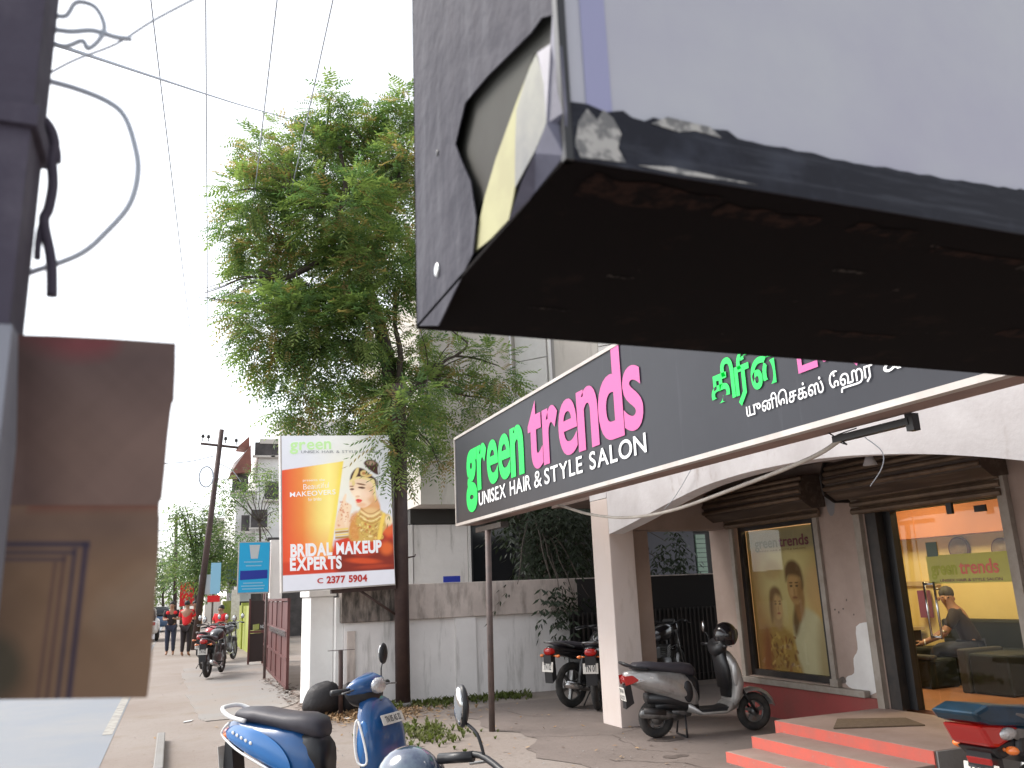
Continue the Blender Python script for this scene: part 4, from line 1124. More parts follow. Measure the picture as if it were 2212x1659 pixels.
ck = MB().prism([tp(0.0, 0, 0), tp(3.4, 0, 0), tp(3.4, 0, -2.5), tp(0.0, 0, -2.5)], (0, 0, 5.2))
ck.xf(Matrix.Translation((0, 0, 3.4)))
part('tiled_bay', ck, mat('groove', (0.42, 0.4, 0.38), 0.8), ti, clean=True)
for k in range(7):
    z0 = 3.45 + k * 0.72
    part('panel', MB().prism([tp(0, z0, 0), tp(0.74, z0, 0), tp(0.74, z0 + 0.7, 0), tp(0, z0 + 0.7, 0)], nv * 0.05), M['white'], ti, clean=True)
    part('panel', MB().prism([tp(1.92, z0, 0), tp(3.4, z0, 0), tp(3.4, z0 + 0.7, 0), tp(1.92, z0 + 0.7, 0)], nv * 0.05), M['white'], ti, clean=True)
part('drain_pipe', MB().tube([tp(0.82, 3.4, 0.05), tp(0.82, 8.5, 0.05)], 0.04, 8), M['white'], ti)
part('wall_sheet', MB().prism([tp(0.92, 3.45, 0), tp(1.9, 3.45, 0), tp(1.9, 8.5, 0), tp(0.92, 8.5, 0)], nv * 0.03), M['neigh'], ti, clean=True)
q = P(1092, 870, y=15.5)
part('roof_stub', MB().box(q.x - 0.12, q.x + 0.3, 15.42, 15.7, 5.0, q.z + 0.1), M['arch'], ti)
part('thin_pipe', MB().tube([(q.x + 0.1, 15.38, 4.6), (q.x + 0.1, 15.38, 7.0)], 0.022, 8), M['arch'], ti)

# ================================================================== FAR STREET
fb = thing('gabled_house', 'distant white house with steep terracotta roof fins', 'building', (5, 45, 0))
part('wall', MB().box(3.75, 12, 45, 56, 0, 9.6), M['white'], fb)
part('wall', MB().box(2.75, 3.74, 45.4, 56, 0, 7.2), M['white'], fb)
part('parapet', MB().box(3.8, 12, 44.9, 45.2, 9.6, 9.85), M['neigh'], fb)
part('water_tank_room', MB().box(4.9, 9, 46, 50, 9.85, 11.3), M['white'], fb)
q1 = [P(a, b, y=44.6) for a, b in ((513, 965), (539, 942), (539, 968))]
q2 = [P(a, b, y=44.4) for a, b in ((498, 1022), (542, 960), (543, 1020))]
part('roof_fin', MB().prism(q1, (0, 1.5, 0)), M['terracotta'], fb, clean=True)
part('roof_fin', MB().prism(q2, (0, 2.5, 0)), M['terracotta'], fb, clean=True)
q3 = [P(a, b, y=44.7) for a, b in ((505, 1000), (539, 966), (539, 972), (510, 1006))]
part('roof_slab', MB().prism(q3, (0, 4, 0)), M['white'], fb, clean=True)
for (px, py, ww, hh) in ((520, 1040, 0.35, 0.9), (532, 1040, 0.2, 0.9), (508, 1050, 0.3, 0.7), (570, 970, 0.9, 0.7), (600, 970, 0.5, 0.7), (590, 1060, 0.8, 0.9), (560, 1120, 0.8, 0.9), (530, 1130, 0.4, 0.8), (595, 1180, 0.8, 0.9)):
    c = P(px, py, y=44.95)
    w_ = part('window', MB().box(c.x - ww / 2, c.x + ww / 2, 44.93, 44.98, c.z - hh / 2, c.z + hh / 2), M['fardark'], fb)
    part('sill', MB().box(c.x - ww / 2 - 0.1, c.x + ww / 2 + 0.1, 44.7, 44.92, c.z - hh / 2 - 0.12, c.z - hh / 2 - 0.02), M['neigh'], w_)
f2 = thing('shop_row', 'low row of shops with a blue awning beyond the lime wall', 'building', (3.5, 40, 0))
part('wall', MB().box(2.4, 8, 40, 44, 0, 3.4), M['fardark'], f2)
part('awning', MB().prism([(1.9, 39.2, 2.5), (3.4, 39.2, 2.5), (3.4, 40, 3.2), (1.9, 40, 3.2)], (0, 0, 0.06)), M['awning'], f2, clean=True)
part('sign_panel', MB().box(2.3, 3.2, 39.9, 39.98, 1.6, 2.3), M['greyprint'], f2)
f3 = thing('far_house', 'pale far house behind trees at the end of the street', 'building', (1, 80, 0))
part('wall', MB().box(2.6, 12, 80, 90, 0, 9), M['neigh'], f3)
part('window', MB().box(3.5, 4.5, 79.9, 79.98, 5.5, 7), M['fardark'], f3)
lw = thing('lime_wall', 'bright lime green boundary wall beyond the open gates', 'wall', (2.5, 33, 0))
part('wall', MB().box(2.3, 2.5, 27, 38.2, 0, 1.45), M['lime'], lw)
part('pillar', MB().box(1.95, 2.52, 38.2, 38.7, 0, 1.65), M['lime'], lw)
part('pillar', MB().box(2.25, 2.55, 31.6, 32.0, 0, 1.55), M['lime'], lw)
sbd = thing('white_board', 'white signboard with a red strip below, by the far shops', 'sign', (1.4, 33, 0))
c = P(455, 1262, y=33)
part('board', MB().box(c.x - 0.4, c.x + 0.12, 33, 33.08, 1.9, 2.6), M['greyprint'], sbd)
part('panel', MB().box(c.x - 0.02, c.x + 0.32, 32.7, 32.76, 1.9, 3.0), M['skyprint'], sbd)
part('strip', MB().box(c.x - 0.1, c.x + 0.32, 32.6, 32.66, 1.62, 1.85), M['redcloth'], sbd)
part('post', MB().tube([(c.x + 0.1, 33.1, 0), (c.x + 0.1, 33.1, 2.6)], 0.04, 6), M['greypole'], sbd)
c = P(407, 1290, y=40)
rb = thing('red_board', 'small red advertising board over the far people', 'sign', (c.x, 40, 0))
part('board', MB().box(c.x - 0.35, c.x + 0.45, 40, 40.1, 1.5, 2.5), M['redcloth'], rb)
part('post', MB().box(c.x - 0.05, c.x + 0.05, 40.12, 40.18, 0, 2.4), M['greypole'], rb)
c = P(474, 1283, y=36)
lmp = thing('shop_lamp', 'pair of lit white bulbs glowing at the far shop front', 'lamp', tuple(c))
part('bulb', MB().ball(tuple(c), 0.08, 0.08, 0.08, 10, 6), M['lamp'], lmp)
part('bulb', MB().ball((c.x + 0.2, c.y, c.z), 0.07, 0.07, 0.07, 10, 6), M['lamp'], lmp)
part('holder', MB().tube([(c.x - 0.1, c.y + 0.02, c.z + 0.12), (c.x + 0.3, c.y + 0.02, c.z + 0.12)], 0.02, 6), M['black'], lmp)
nbx = thing('notice_board', 'white notice paper on a post in front of the lime wall', 'sign', (2.0, 31, 0))
part('post', MB().box(1.93, 2.05, 30.95, 31.05, 0, 2.1), M['whitewall'], nbx)
part('paper', MB().box(1.85, 2.12, 30.9, 30.94, 1.0, 2.0), M['plate'], nbx)
part('box', MB().box(1.9, 2.12, 30.86, 30.93, 0.7, 0.95), M['greyprint'], nbx)
for k, (x, y, h, wd, mt, lb) in enumerate(((-9.5, 62, 6, 14, 'neigh', 'pale far building on the opposite side of the road'), (-3.2, 150, 7, 9, 'neigh', 'hazy far building closing the end of the road'))):
    o_ = thing('far_building', lb, 'building', (x, y, 0))
    part('wall', MB().box(x - wd, x, y, y + 10, 0, h), M[mt], o_)
    part('window', MB().box(x - 2.5, x - 1.3, y - 0.06, y - 0.01, 3, 4.5), M['fardark'], o_)

# utility poles
IW = []


def upole(b, t, arm_l, arm_r, label, insul):
    o_ = thing('utility_pole', label, 'utility pole', (b.x, b.y, 0))
    part('shaft', MB().tube([b, t], [0.13, 0.09], 10), M['brownpole'], o_)
    part('crossarm', MB().tube([arm_l, arm_r], 0.05, 6), M['brownpole'], o_)
    for p in insul:
        part('insulator', MB().tube([p, p + Vector((0, 0, 0.12)), p + Vector((0, 0, 0.15)), p + Vector((0, 0, 0.25))], [0.02, 0.02, 0.07, 0.05], 8), M['shade'], o_)
    return o_


t = P(479, 928, y=33); b = P(420, 1388, y=33); b.z = 0
al, ar = P(433, 958, y=33), P(515, 967, y=33)
ins = [P(a, c, y=33) for a, c in ((438, 953), (450, 954), (487, 958), (510, 962))]
up = upole(b, t, al, ar, 'leaning dark utility pole with a crossarm before the gabled house', ins)
lp = P(461, 1030, y=32.8)
part('cable_coil', MB().tube(smooth([lp + Vector((-0.25 + 0.25 * math.cos(a), 0, 0.38 * math.sin(a))) for a in [k * math.pi / 4 for k in range(9)]], 3, closed=False), 0.03, 6), M['cablegrey'], up)
t2 = P(381, 1112, y=60); b2 = P(377, 1360, y=60); b2.z = 0
upole(b2, t2, P(362, 1122, y=60), P(397, 1117, y=60), 'small distant utility pole with a crossarm above the street', [P(366, 1120, y=60), P(392, 1117, y=60)])
# overhead wires along the street
wnear = [P(a, 0, z=8.7) for a in (322, 443, 600, 723)]
mids = [P(363, 420, y=18), P(448, 400, y=18), P(575, 260, y=15), P(668, 245, y=15)]
for k in range(4):
    far = ins[k] + Vector((0, 0, 0.25))
    a = wnear[k]
    near = a + (a - far) * 0.35 + Vector((0, 0, 0.3))
    pts = []
    for j in range(25):
        tt = j / 24
        p = near.lerp(far, tt)
        p.z -= 1.0 * 4 * tt * (1 - tt) * 0.12 * (1 if k < 2 else 1)
        pts.append(p)
    o_ = part('overhead_wire', MB().tube(pts, 0.0095, 5), M['wire'])
    tag(o_, ['thin overhead wire along the street, leftmost of four', 'thin overhead wire along the street, second from the left', 'thin overhead wire passing into the neem crown, third from the left', 'thin overhead wire passing over the neem tree, rightmost of four'][k], 'overhead wire', 'overhead wires along the street')
hang('cross_wire', [P(95, 88, y=3), P(105, 90, y=5).lerp(P(655, 265, y=14.3), 0.5) - Vector((0, 0, 0.03)), P(655, 265, y=14.3), P(760, 300, y=16)], 0.008, M['wire'], 'long thin wire running diagonally from the near pole to the tree', 'overhead wire', n=5)
hang('cross_wire', [P(300, 1003, y=30), P(400, 998, y=32), P(462, 985, y=33)], 0.02, M['wire'], 'thin service wire reaching the leaning utility pole from the left', 'overhead wire', n=5)
hang('cross_wire', [P(300, 1150, y=58), P(378, 1144, y=60)], 0.03, M['wire'], 'thin service wire at the small distant pole', 'overhead wire', n=5)
hang('cross_wire', [P(470, 1000, y=33), P(500, 1015, y=38), P(520, 1040, y=44)], 0.02, M['wire'], 'thin service wire from the leaning pole to the gabled house', 'overhead wire', n=5)
hang('cross_wire', [P(415, 640, y=14), P(560, 665, y=15)], 0.006, M['wire'], 'short thin wire crossing left of the neem crown', 'overhead wire', n=5)


# ================================================================== TREES
def leaf_cloud(blobs, per, leaf, mats, wts, droop=0.35, y_=None, compound=True, seed=1, thin=1.0, nleaf=7):
    rnd = random.Random(seed)
    mb = MB()
    V, F, MI = [], [], []
    for bb in blobs:
        c, r = bb[0], bb[1]
        vol = (r / 0.5) ** 2.4 * min(1, (leaf / .085) ** -1.3) * (bb[2] if len(bb) > 2 else 1)
        for _ in range(int(per * vol)):
            while True:
                d = Vector((rnd.uniform(-1, 1), rnd.uniform(-1, 1), rnd.uniform(-1, 1)))
                if 0.05 < d.length < 1: break
            rad = d.length ** 0.55
            d.normalize()
            p = c + d * rad * r
            if noise.noise(p * 2.1 + Vector((seed, 0, 0))) < -0.12 * thin: continue
            mi = rnd.choices(range(len(mats)), wts)[0]
            if noise.noise(p * 1.7 + Vector((0, 7, 3))) > 0.3 and rad > 0.6 and rnd.random() < .6: mi = len(mats) - 1
            # rachis direction: outwards and drooping
            ax = Vector((d.x + rnd.uniform(-.7, .7), d.y + rnd.uniform(-.7, .7), d.z * 0.5 - droop + rnd.uniform(-.5, .5))).normalized()
            side = ax.cross(Vector((rnd.uniform(-.3, .3), rnd.uniform(-.3, .3), 1))).normalized()
            up_ = side.cross(ax)
            L = leaf * rnd.uniform(0.75, 1.25)
            q = p.copy()
            for k in range(nleaf):
                tt = (k + 1) / nleaf
                q = p + ax * (L * 4.2 * tt) - Vector((0, 0, 0.35 * L * tt * tt * 4))
                for sd_ in ((1, -1) if k < nleaf - 1 else (0,)):
                    if sd_ == 0: ld = ax
                    else: ld = (side * sd_ + ax * 0.55 - Vector((0, 0, 0.45))).normalized()
                    wv = ld.cross(up_).normalized() * (L * 0.17)
                    o0 = len(V)
                    V.extend((q, q + ld * L * 0.45 + wv, q + ld * L * 1.05, q + ld * L * 0.45 - wv))
                    F.append((o0, o0 + 1, o0 + 2, o0 + 3)); MI.append(mi)
    mb.v = [tuple(v) for v in V]; mb.f = F; mb.mi = MI; mb.sm = [False] * len(F)
    return mb


def limb(mb, pts, r0, r1, n=8):
    pts = smooth([Vector(p) for p in pts], 4, closed=False)
    rs = [r0 + (r1 - r0) * i / (len(pts) - 1) for i in range(len(pts))]
    pts = [p + Vector((noise.noise(p * 2), noise.noise(p * 2 + Vector((9, 0, 0))), 0)) * 0.06 for p in pts]
    mb.tube(pts, rs, n)


def px2m(rpx, y):
    return rpx * y * 1.08 / 1800


# --- the big neem
ty = 14.6
bl = [(720, 205, 22), (700, 250, 35), (600, 305, 42), (555, 330, 42), (760, 275, 50), (820, 255, 40), (885, 230, 45), (870, 300, 70), (680, 350, 75), (780, 350, 90), (880, 370, 80), (590, 390, 60), (530, 420, 45), (515, 490, 38),
      (620, 470, 95), (740, 460, 100), (850, 470, 95), (550, 530, 50), (590, 590, 75), (690, 590, 105), (800, 580, 100), (890, 560, 60), (530, 610, 38), (545, 680, 48), (610, 700, 75), (700, 700, 80), (780, 690, 70),
      (570, 750, 45), (640, 790, 68), (720, 800, 62), (800, 830, 62), (880, 790, 58), (640, 870, 48), (700, 900, 45), (770, 880, 52), (840, 890, 55), (920, 770, 45), (1000, 775, 45), (1060, 790, 48), (1080, 830, 40),
      (930, 850, 55), (900, 920, 48), (960, 930, 38), (850, 980, 38), (1000, 880, 40), (945, 1010, 26), (975, 990, 24), (880, 1010, 22), (1040, 870, 28), (905, 710, 30), (960, 730, 30), (435, 640, 17), (425, 625, 12), (450, 655, 10)]
rnd = random.Random(11)
blobs = []
for (a, b, r) in bl:
    yy = ty + rnd.uniform(-1.2, 1.2) * min(1, r / 70)
    if r < 30: yy = ty - 0.5
    if a > 900 and b > 700: yy = 13.9 + rnd.uniform(-0.4, 0.4)
    blobs.append((P(a, b, y=yy), px2m(r, yy), .85 if a > 895 and b > 690 else 1))
for (a, b, r) in ((850, 950, 40), (862, 1000, 30), (875, 900, 42), (905, 860, 40), (845, 1030, 18), (860, 870, 45)):
    blobs.append((P(a, b, y=12.45), px2m(r, 12.45), .8))
neem = thing('neem_tree', 'large spreading neem tree rising behind the bridal sign and steel pole', 'tree', (3.6, 14.6, 0))
tmb = MB()
base = Vector((3.75, 14.6, 0))
c1 = P(848, 900, y=14.6); c2 = P(835, 760, y=14.6); c3_ = P(800, 640, y=14.6); c4 = P(740, 480, y=14.6)
limb(tmb, [base, (3.62, 14.6, 2), c1, c2, c3_], 0.17, 0.12, 12)
limb(tmb, [c3_, P(770, 560, y=14.5), c4, P(745, 400, y=14.4), P(735, 300, y=14.4)], 0.12, 0.03)
limb(tmb, [c3_, P(800, 560, y=14.8), P(850, 430, y=14.9), P(880, 330, y=15)], 0.1, 0.03)
limb(tmb, [P(775, 575, y=14.5), P(700, 560, y=14.3), P(620, 600, y=14.2), P(560, 580, y=14)], 0.08, 0.02)
limb(tmb, [c4, P(700, 470, y=14.2), P(640, 430, y=14), P(560, 350, y=14)], 0.07, 0.015)
limb(tmb, [c4, P(700, 400, y=14.8), P(700, 330, y=15), P(715, 200, y=14.4)], 0.06, 0.012)
limb(tmb, [c2, P(760, 740, y=14.2), P(690, 760, y=14), P(620, 800, y=14)], 0.07, 0.015)
limb(tmb, [c3_, P(720, 640, y=14.8), P(620, 680, y=14.9), P(545, 660, y=14.6), P(440, 642, y=14.1)], 0.06, 0.006)
limb(tmb, [c1, P(855, 840, y=14.2), P(865, 770, y=14), P(855, 700, y=14), P(850, 620, y=14.3)], 0.07, 0.03)
limb(tmb, [c1, P(880, 860, y=14.1), P(930, 810, y=13.9), P(985, 770, y=13.9), P(1080, 790, y=13.8)], 0.06, 0.012)
limb(tmb, [P(985, 770, y=13.9), P(1010, 740, y=13.9), P(960, 700, y=14)], 0.03, 0.01)
limb(tmb, [P(930, 810, y=13.9), P(990, 850, y=13.8), P(1060, 860, y=13.8)], 0.03, 0.008)
limb(tmb, [P(895, 930, y=14), P(930, 960, y=13.9), P(950, 1010, y=13.8)], 0.02, 0.006)
for (c, r, _d) in blobs:
    hub = min([c1, c2, c3_, c4, P(850, 430, y=14.9), P(620, 600, y=14.2), P(640, 430, y=14), P(930, 810, y=13.9), P(690, 760, y=14)], key=lambda h: (h - c).length)
    for k in range(1 if _d < 1 else 2):
        e = c + Vector((rnd.uniform(-1, 1), rnd.uniform(-1, 1), rnd.uniform(-1, 1))) * r * 0.6
        limb(tmb, [hub, hub.lerp(e, 0.5) + Vector((0, 0, 0.12)), e], 0.016, 0.004, 5)
part('trunk', tmb, M['bark'], neem)
part('foliage', leaf_cloud(blobs, 330, 0.09, [M['leafA'], M['leafB'], M['leafC']], (6, 4, .6), seed=4, droop=.15), [M['leafA'], M['leafB'], M['leafC']], neem, kind='stuff')
print('neem polys', len(neem.children[1].data.polygons) if len(neem.children) > 1 else 0)

# --- dark drooping tree behind the compound wall
dt = thing('drooping_tree', 'dark drooping tree hanging over the compound wall under the signboard', 'tree', (6.2, 14.2, 0))
tmb = MB()
limb(tmb, [(6.35, 14.3, 0), (6.3, 14.3, 2), P(1150, 1140, y=14.3), P(1140, 1040, y=14.3)], 0.08, 0.04)
db = []
for (a, b, r) in ((1120, 1120, 38), (1170, 1130, 55), (1230, 1120, 55), (1275, 1120, 45), (1150, 1175, 38), (1210, 1175, 50), (1260, 1180, 45), (1200, 1225, 32), (1245, 1235, 38), (1280, 1230, 26), (1150, 1060, 60), (1230, 1050, 60), (1440, 1170, 40), (1460, 1230, 30)):
    db.append((P(a, b, y=13.9 + rnd.uniform(-0.3, 0.5)), px2m(r, 14)))
for (a, b, r) in ((1205, 1275, 26), (1240, 1290, 26), (1205, 1330, 20), (1225, 1320, 14), (1115, 1262, 13), (1185, 1250, 26), (1270, 1290, 20)):
    db.append((P(a, b, y=12.85), px2m(r, 12.85)))
for (c, r) in db:
    limb(tmb, [P(1150, 1100, y=14.3), P(1150, 1100, y=14.3).lerp(c, 0.6) + Vector((0, 0, 0.2)), c], 0.02, 0.005, 5)
part('trunk', tmb, M['bark'], dt)
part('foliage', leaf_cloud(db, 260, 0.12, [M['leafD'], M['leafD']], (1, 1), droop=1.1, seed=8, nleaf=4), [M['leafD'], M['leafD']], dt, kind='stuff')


def far_tree(label, y, trunk_px, bl_, leaf, per, mats_, seed, r0=0.15, name='street_tree'):
    bs_ = [(P(a, b, y=y + random.uniform(-1, 1)), px2m(r, y)) for (a, b, r) in bl_]
    g = P(trunk_px[0], trunk_px[1], y=y); g.z = 0
    o_ = thing(name, label, 'tree', tuple(g))
    t_ = MB()
    top = P(trunk_px[2], trunk_px[3], y=y)
    limb(t_, [g, g.lerp(top, 0.5), top], r0, r0 * 0.5)
    for (c, r) in bs_:
        limb(t_, [top, top.lerp(c, 0.5) + Vector((0, 0, 0.1)), c], r0 * 0.35, r0 * 0.08, 5)
    part('trunk', t_, M['bark'], o_)
    part('foliage', leaf_cloud(bs_, per, leaf, mats_, [1] * len(mats_), seed=seed, nleaf=4), mats_, o_, kind='stuff')


LE = [M['leafE'], M['leafB'], M['leafA']]
far_tree('bushy green tree left of the leaning utility pole', 37, (425, 1370, 425, 1230), [(420, 1110, 22), (405, 1150, 28), (440, 1120, 32), (425, 1190, 40), (460, 1160, 36), (470, 1200, 36), (400, 1215, 25), (445, 1230, 30), (400, 1090, 12), (390, 1100, 10)], 0.17, 260, LE, 21)
far_tree('thin spreading tree with pale bare branches before the gabled house', 34, (575, 1330, 560, 1130), [(500, 1030, 18), (530, 1020, 16), (580, 1020, 20), (600, 1035, 20), (510, 1060, 18), (495, 1080, 16), (600, 1070, 18), (560, 1030, 14), (480, 1060, 12), (605, 1100, 15), (600, 1180, 22), (590, 1200, 18)], 0.15, 230, LE, 22, 0.07)
far_tree('dark tree behind the blue clinic sign', 40, (500, 1360, 500, 1240), [(490, 1200, 26), (510, 1230, 26), (480, 1240, 22), (505, 1185, 18), (540, 1160, 14)], 0.15, 260, [M['leafB'], M['leafE']], 23)
far_tree('low hazy tree at the far end of the street behind the cardboard', 70, (352, 1330, 352, 1280), [(350, 1215, 18), (345, 1245, 20), (370, 1225, 20), (385, 1255, 20), (360, 1265, 20), (340, 1270, 16)], 0.3, 130, [M['leafE'], M['leafA']], 24)
far_tree('tall dark tree beyond the small distant pole', 75, (392, 1330, 392, 1270), [(380, 1200, 14), (395, 1180, 16), (400, 1215, 18), (385, 1235, 18)], 0.3, 130, [M['leafB'], M['leafE']], 25)
far_tree('round tree across the road hidden mostly by the cardboard', 60, (300, 1350, 300, 1250), [(300, 1200, 34), (270, 1230, 34), (320, 1230, 26)], 0.3, 130, [M['leafB'], M['leafE']], 26)


# ================================================================== VEHICLES
def wide_tail(root, paint):
    def pr(nm, pts, hw, mt, bev=.012):
        part(nm, MB().prism([(a, -hw, b) for a, b in pts], (0, 2 * hw, 0)), mt, root, local=True, clean=True, bevel=bev)
    pr('tail_cover', [(-.62, .905), (-.5, .935), (-.2, .9), (.15, .84), (.2, .76), (-.1, .79), (-.5, .835), (-.58, .86)], .13, paint, .02)
    pr('wide_tail_light', [(-.57, .84), (-.5, .832), (-.24, .8), (-.33, .75), (-.44, .722), (-.5, .73)], .115, M['taillight'], .02)
    pr('lamp_housing', [(-.49, .72), (-.33, .745), (-.24, .79), (-.2, .7), (-.42, .66)], .105, M['black'], .015)
    pr('seat_base', [(-.3, .76), (.2, .74), (.2, .6), (-.2, .62), (-.32, .68)], .13, M['black'], .02)
    for s_ in (-1, 1):
        part('clear_indicator', MB().ball((-.36, s_ * .112, .782), .07, .022, .032, 16, 10), M['lens'], root, local=True)
        part('lens_tip', MB().prism([(-.4, s_ * .117, .79), (-.28, s_ * .117, .8), (-.1, s_ * .117, .765), (-.28, s_ * .117, .735)], (0, s_ * .006, 0)), M['castalu'], root, local=True, clean=True)
    pr('lower_reflector', [(-.47, .665), (-.4, .66), (-.4, .62), (-.45, .62)], .07, M['taillight'], .006)


def wheel(root, x, R, r, hub, spokes=5, w=1.0):
    t_ = part('wheel', MB().torus((x, 0, R), R - r, r, sx=w), M['rubber'], root, local=True)
    mb = MB().torus((x, 0, R), R - 2 * r + 0.004, 0.014, 24, 6)
    mb.disc((x, 0, R), hub, 0.09, 16)
    for k in range(spokes):
        a = 2 * math.pi * k / spokes + 0.3
        d = Vector((math.cos(a), 0, math.sin(a)))
        s_ = Vector((-math.sin(a), 0, math.cos(a)))
        mb.obox(Vector((x, 0, R)) + d * (R - 2 * r + hub) / 2, d, s_, (0, 1, 0), (R - 2 * r - hub) / 2 + 0.01, 0.018, 0.02)
    part('rim', mb, M['castalu'], t_, local=True)
    return t_


def mirror(root, sgn, b, t_, mm='black', tilt=0.0):
    st_ = part('mirror', MB().tube(smooth([b, (b[0] * 0.6 + t_[0] * 0.4, b[1] * 0.8 + t_[1] * 0.2, b[2] * 0.4 + t_[2] * 0.6 - 0.02), (t_[0], t_[1], t_[2] - 0.05)], 4, closed=False), 0.006, 6), M['black'], root, local=True)
    part('shell', MB().ball(t_, 0.022, 0.05, 0.075, 16, 10), M['black'], st_, local=True)
    part('mirror_glass', MB().ball((t_[0] - 0.012, t_[1], t_[2]), 0.014, 0.044, 0.067, 16, 10), M['mirror'], st_, local=True)


def plate(root, c, u, v, w_, h_, lines):
    c, u, v = Vector(c), Vector(u).normalized(), Vector(v).normalized()
    n_ = u.cross(v)
    p_ = part('number_plate', MB().obox(c, u, v, n_, w_ / 2, h_ / 2, 0.003), M['plate'], root, local=True, bevel=0.004)
    nl = len(lines)
    for k, s_ in enumerate(lines):
        hh = h_ * 0.62 / nl
        zc = h_ / 2 - h_ * (k + 0.5) / nl - hh / 2
        vs, fs = text_mesh(s_, 0.02)
        x0 = min(q.x for q in vs); x1 = max(q.x for q in vs); y0 = min(q.y for q in vs); y1 = max(q.y for q in vs)
        ww = w_ * 0.72
        W = [c + n_ * 0.0045 + u * ((q.x - x0) / (x1 - x0) * ww - ww / 2) + v * ((q.y - y0) / (y1 - y0) * hh + zc) for q in vs]
        part('plate_lettering', MB().add(W, fs), M['ink'], p_, local=True)
    return p_


def scooter(label, loc, rz, body, body2, seatm, trim=True, group=None, cover='body', plate_rear=None, front_plate=None, badge=False, mirrors=(-1, 1), name='parked_scooter', lens='taillight'):
    root = thing(name, label, 'scooter', loc, rz, group)
    R = 0.215
    wheel(root, 0, R, 0.055, 0.07)
    wheel(root, 1.22, R, 0.05, 0.05)
    bm = MB().loft([(-0.36, 0, .70, .03, .035), (-0.3, 0, .68, .085, .075), (-0.18, 0, .655, .135, .11), (0.0, 0, .61, .165, .14), (0.16, 0, .57, .175, .17), (0.3, 0, .53, .165, .2), (0.42, 0, .47, .14, .2), (0.5, 0, .42, .1, .16)], 24)
    part('body', bm, body, root, local=True)
    # rear side panel, proud of the body
    for s_ in (-1, 1):
        pts = [(-0.33, .675), (-0.2, .735), (0.02, .715), (0.2, .64), (0.3, .55), (0.33, .46), (0.22, .46), (0.05, .52), (-0.12, .575), (-0.28, .63)]
        off = s_ * 0.155
        sm_ = smooth([Vector((a, 0, b)) for a, b in pts], 4)
        def bow(p, k=0.0):
            return Vector((p.x, s_ * (0.178 - 0.32 * max(0, -p.x) ** 1.25 - 0.02 * max(0, p.x - 0.25) + k), p.z))
        mb = MB()
        ctr = bow(Vector((0.0, 0, .6)), 0.022)
        vs = [bow(p) for p in sm_] + [ctr]
        nn = len(sm_)
        mid = [bow(Vector((p.x * .8, 0, .6 + (p.z - .6) * .8)), 0.016) for p in sm_]
        vs = [bow(p) for p in sm_] + mid + [ctr]
        fs = [(i, (i + 1) % nn, nn + (i + 1) % nn, nn + i) for i in range(nn)] + [(nn + i, nn + (i + 1) % nn, 2 * nn) for i in range(nn)]
        mb.add(vs, fs, 0, True)
        part('side_panel', mb, body2, root, local=True, clean=True)
        if trim:
            lo_ = [bow(Vector((a, 0, b)), 0.012) for a, b in [(-0.26, .75), (-0.345, .69), (-0.33, .645), (-0.15, .57), (0.05, .505), (0.18, .45), (0.24, .38)]]
            part('trim', MB().tube(smooth(lo_, 4, closed=False), 0.009, 6), M['trim'], root, local=True)
        if badge:
            for k in range(5):
                c = bow(Vector((-0.2 + k * 0.05, 0, .685 - k * 0.014)), 0.022)
                part('badge', MB().ball(tuple(c), 0.014, 0.004, 0.012, 8, 6), M['trim'], root, local=True)
    sm_ = MB().loft([(-0.27, 0, .79, .07, .02), (-0.22, 0, .795, .115, .045), (-0.05, 0, .79, .13, .055), (0.1, 0, .77, .13, .055), (0.22, 0, .755, .14, .06), (0.36, 0, .745, .135, .07), (0.46, 0, .72, .11, .075), (0.5, 0, .7, .07, .05)], 20)
    part('seat', sm_, seatm, root, local=True)
    part('under_seat', MB().loft([(0.3, 0, .58, .13, .12), (0.45, 0, .56, .12, .14), (0.52, 0, .5, .1, .14)], 16), M['black'], root, local=True)
    rail = smooth([Vector(p) for p in [(-0.1, .15, .765), (-0.25, .14, .79), (-0.36, .1, .835), (-0.38, 0, .845), (-0.36, -.1, .835), (-0.25, -.14, .79), (-0.1, -.15, .765)]], 4, closed=False)
    part('grab_rail', MB().tube(rail, 0.016, 8), M['trim'] if trim else M['black'], root, local=True)
    part('floorboard', MB().loft([(0.4, 0, .3, .15, .035), (0.5, 0, .27, .19, .03), (0.8, 0, .27, .19, .03), (0.9, 0, .31, .17, .05)], 16), M['black'], root, local=True)
    part('floor_rim', MB().loft([(0.36, 0, .33, .14, .07), (0.5, 0, .255, .2, .03), (0.8, 0, .255, .2, .03), (0.92, 0, .33, .17, .08)], 16), body, root, local=True)
    ap_ = MB().loft([(.27, .9, 0, .05, .15), (.4, .96, 0, .07, .21), (.55, .985, 0, .08, .235), (.7, .965, 0, .08, .23), (.82, .93, 0, .075, .2), (.9, .9, 0, .06, .14), (.93, .885, 0, .04, .08)], 24, axis='z')
    part('leg_shield', ap_, body, root, local=True)
    for s_ in (-1, 1):
        tri = [(0.93, .8), (1.0, .56), (0.925, .55), (0.9, .72)]
        tt = [Vector((a, s_ * 0.232, b)) for a, b in tri]
        if trim:
            part('panel_trim', MB().tube(smooth(tt, 5) + [tt[0]], 0.008, 6), M['trim'], root, local=True)
        part('shield_panel', MB().ball((0.95, s_ * 0.2, .66), 0.05, 0.035, 0.14, 14, 10), body2, root, local=True)
    part('glove_box', MB().loft([(.4, .89, 0, .03, .13), (.6, .9, 0, .035, .16), (.8, .87, 0, .03, .13)], 16, axis='z'), M['black'], root, local=True)
    # front fender, fork
    fn = []
    for k in range(9):
        a = R_(10 + k * 20)
        fn.append((1.22 + 0.265 * math.cos(a), 0.265 * math.sin(a) + R + 0.01))
    mb = MB(); vs = []
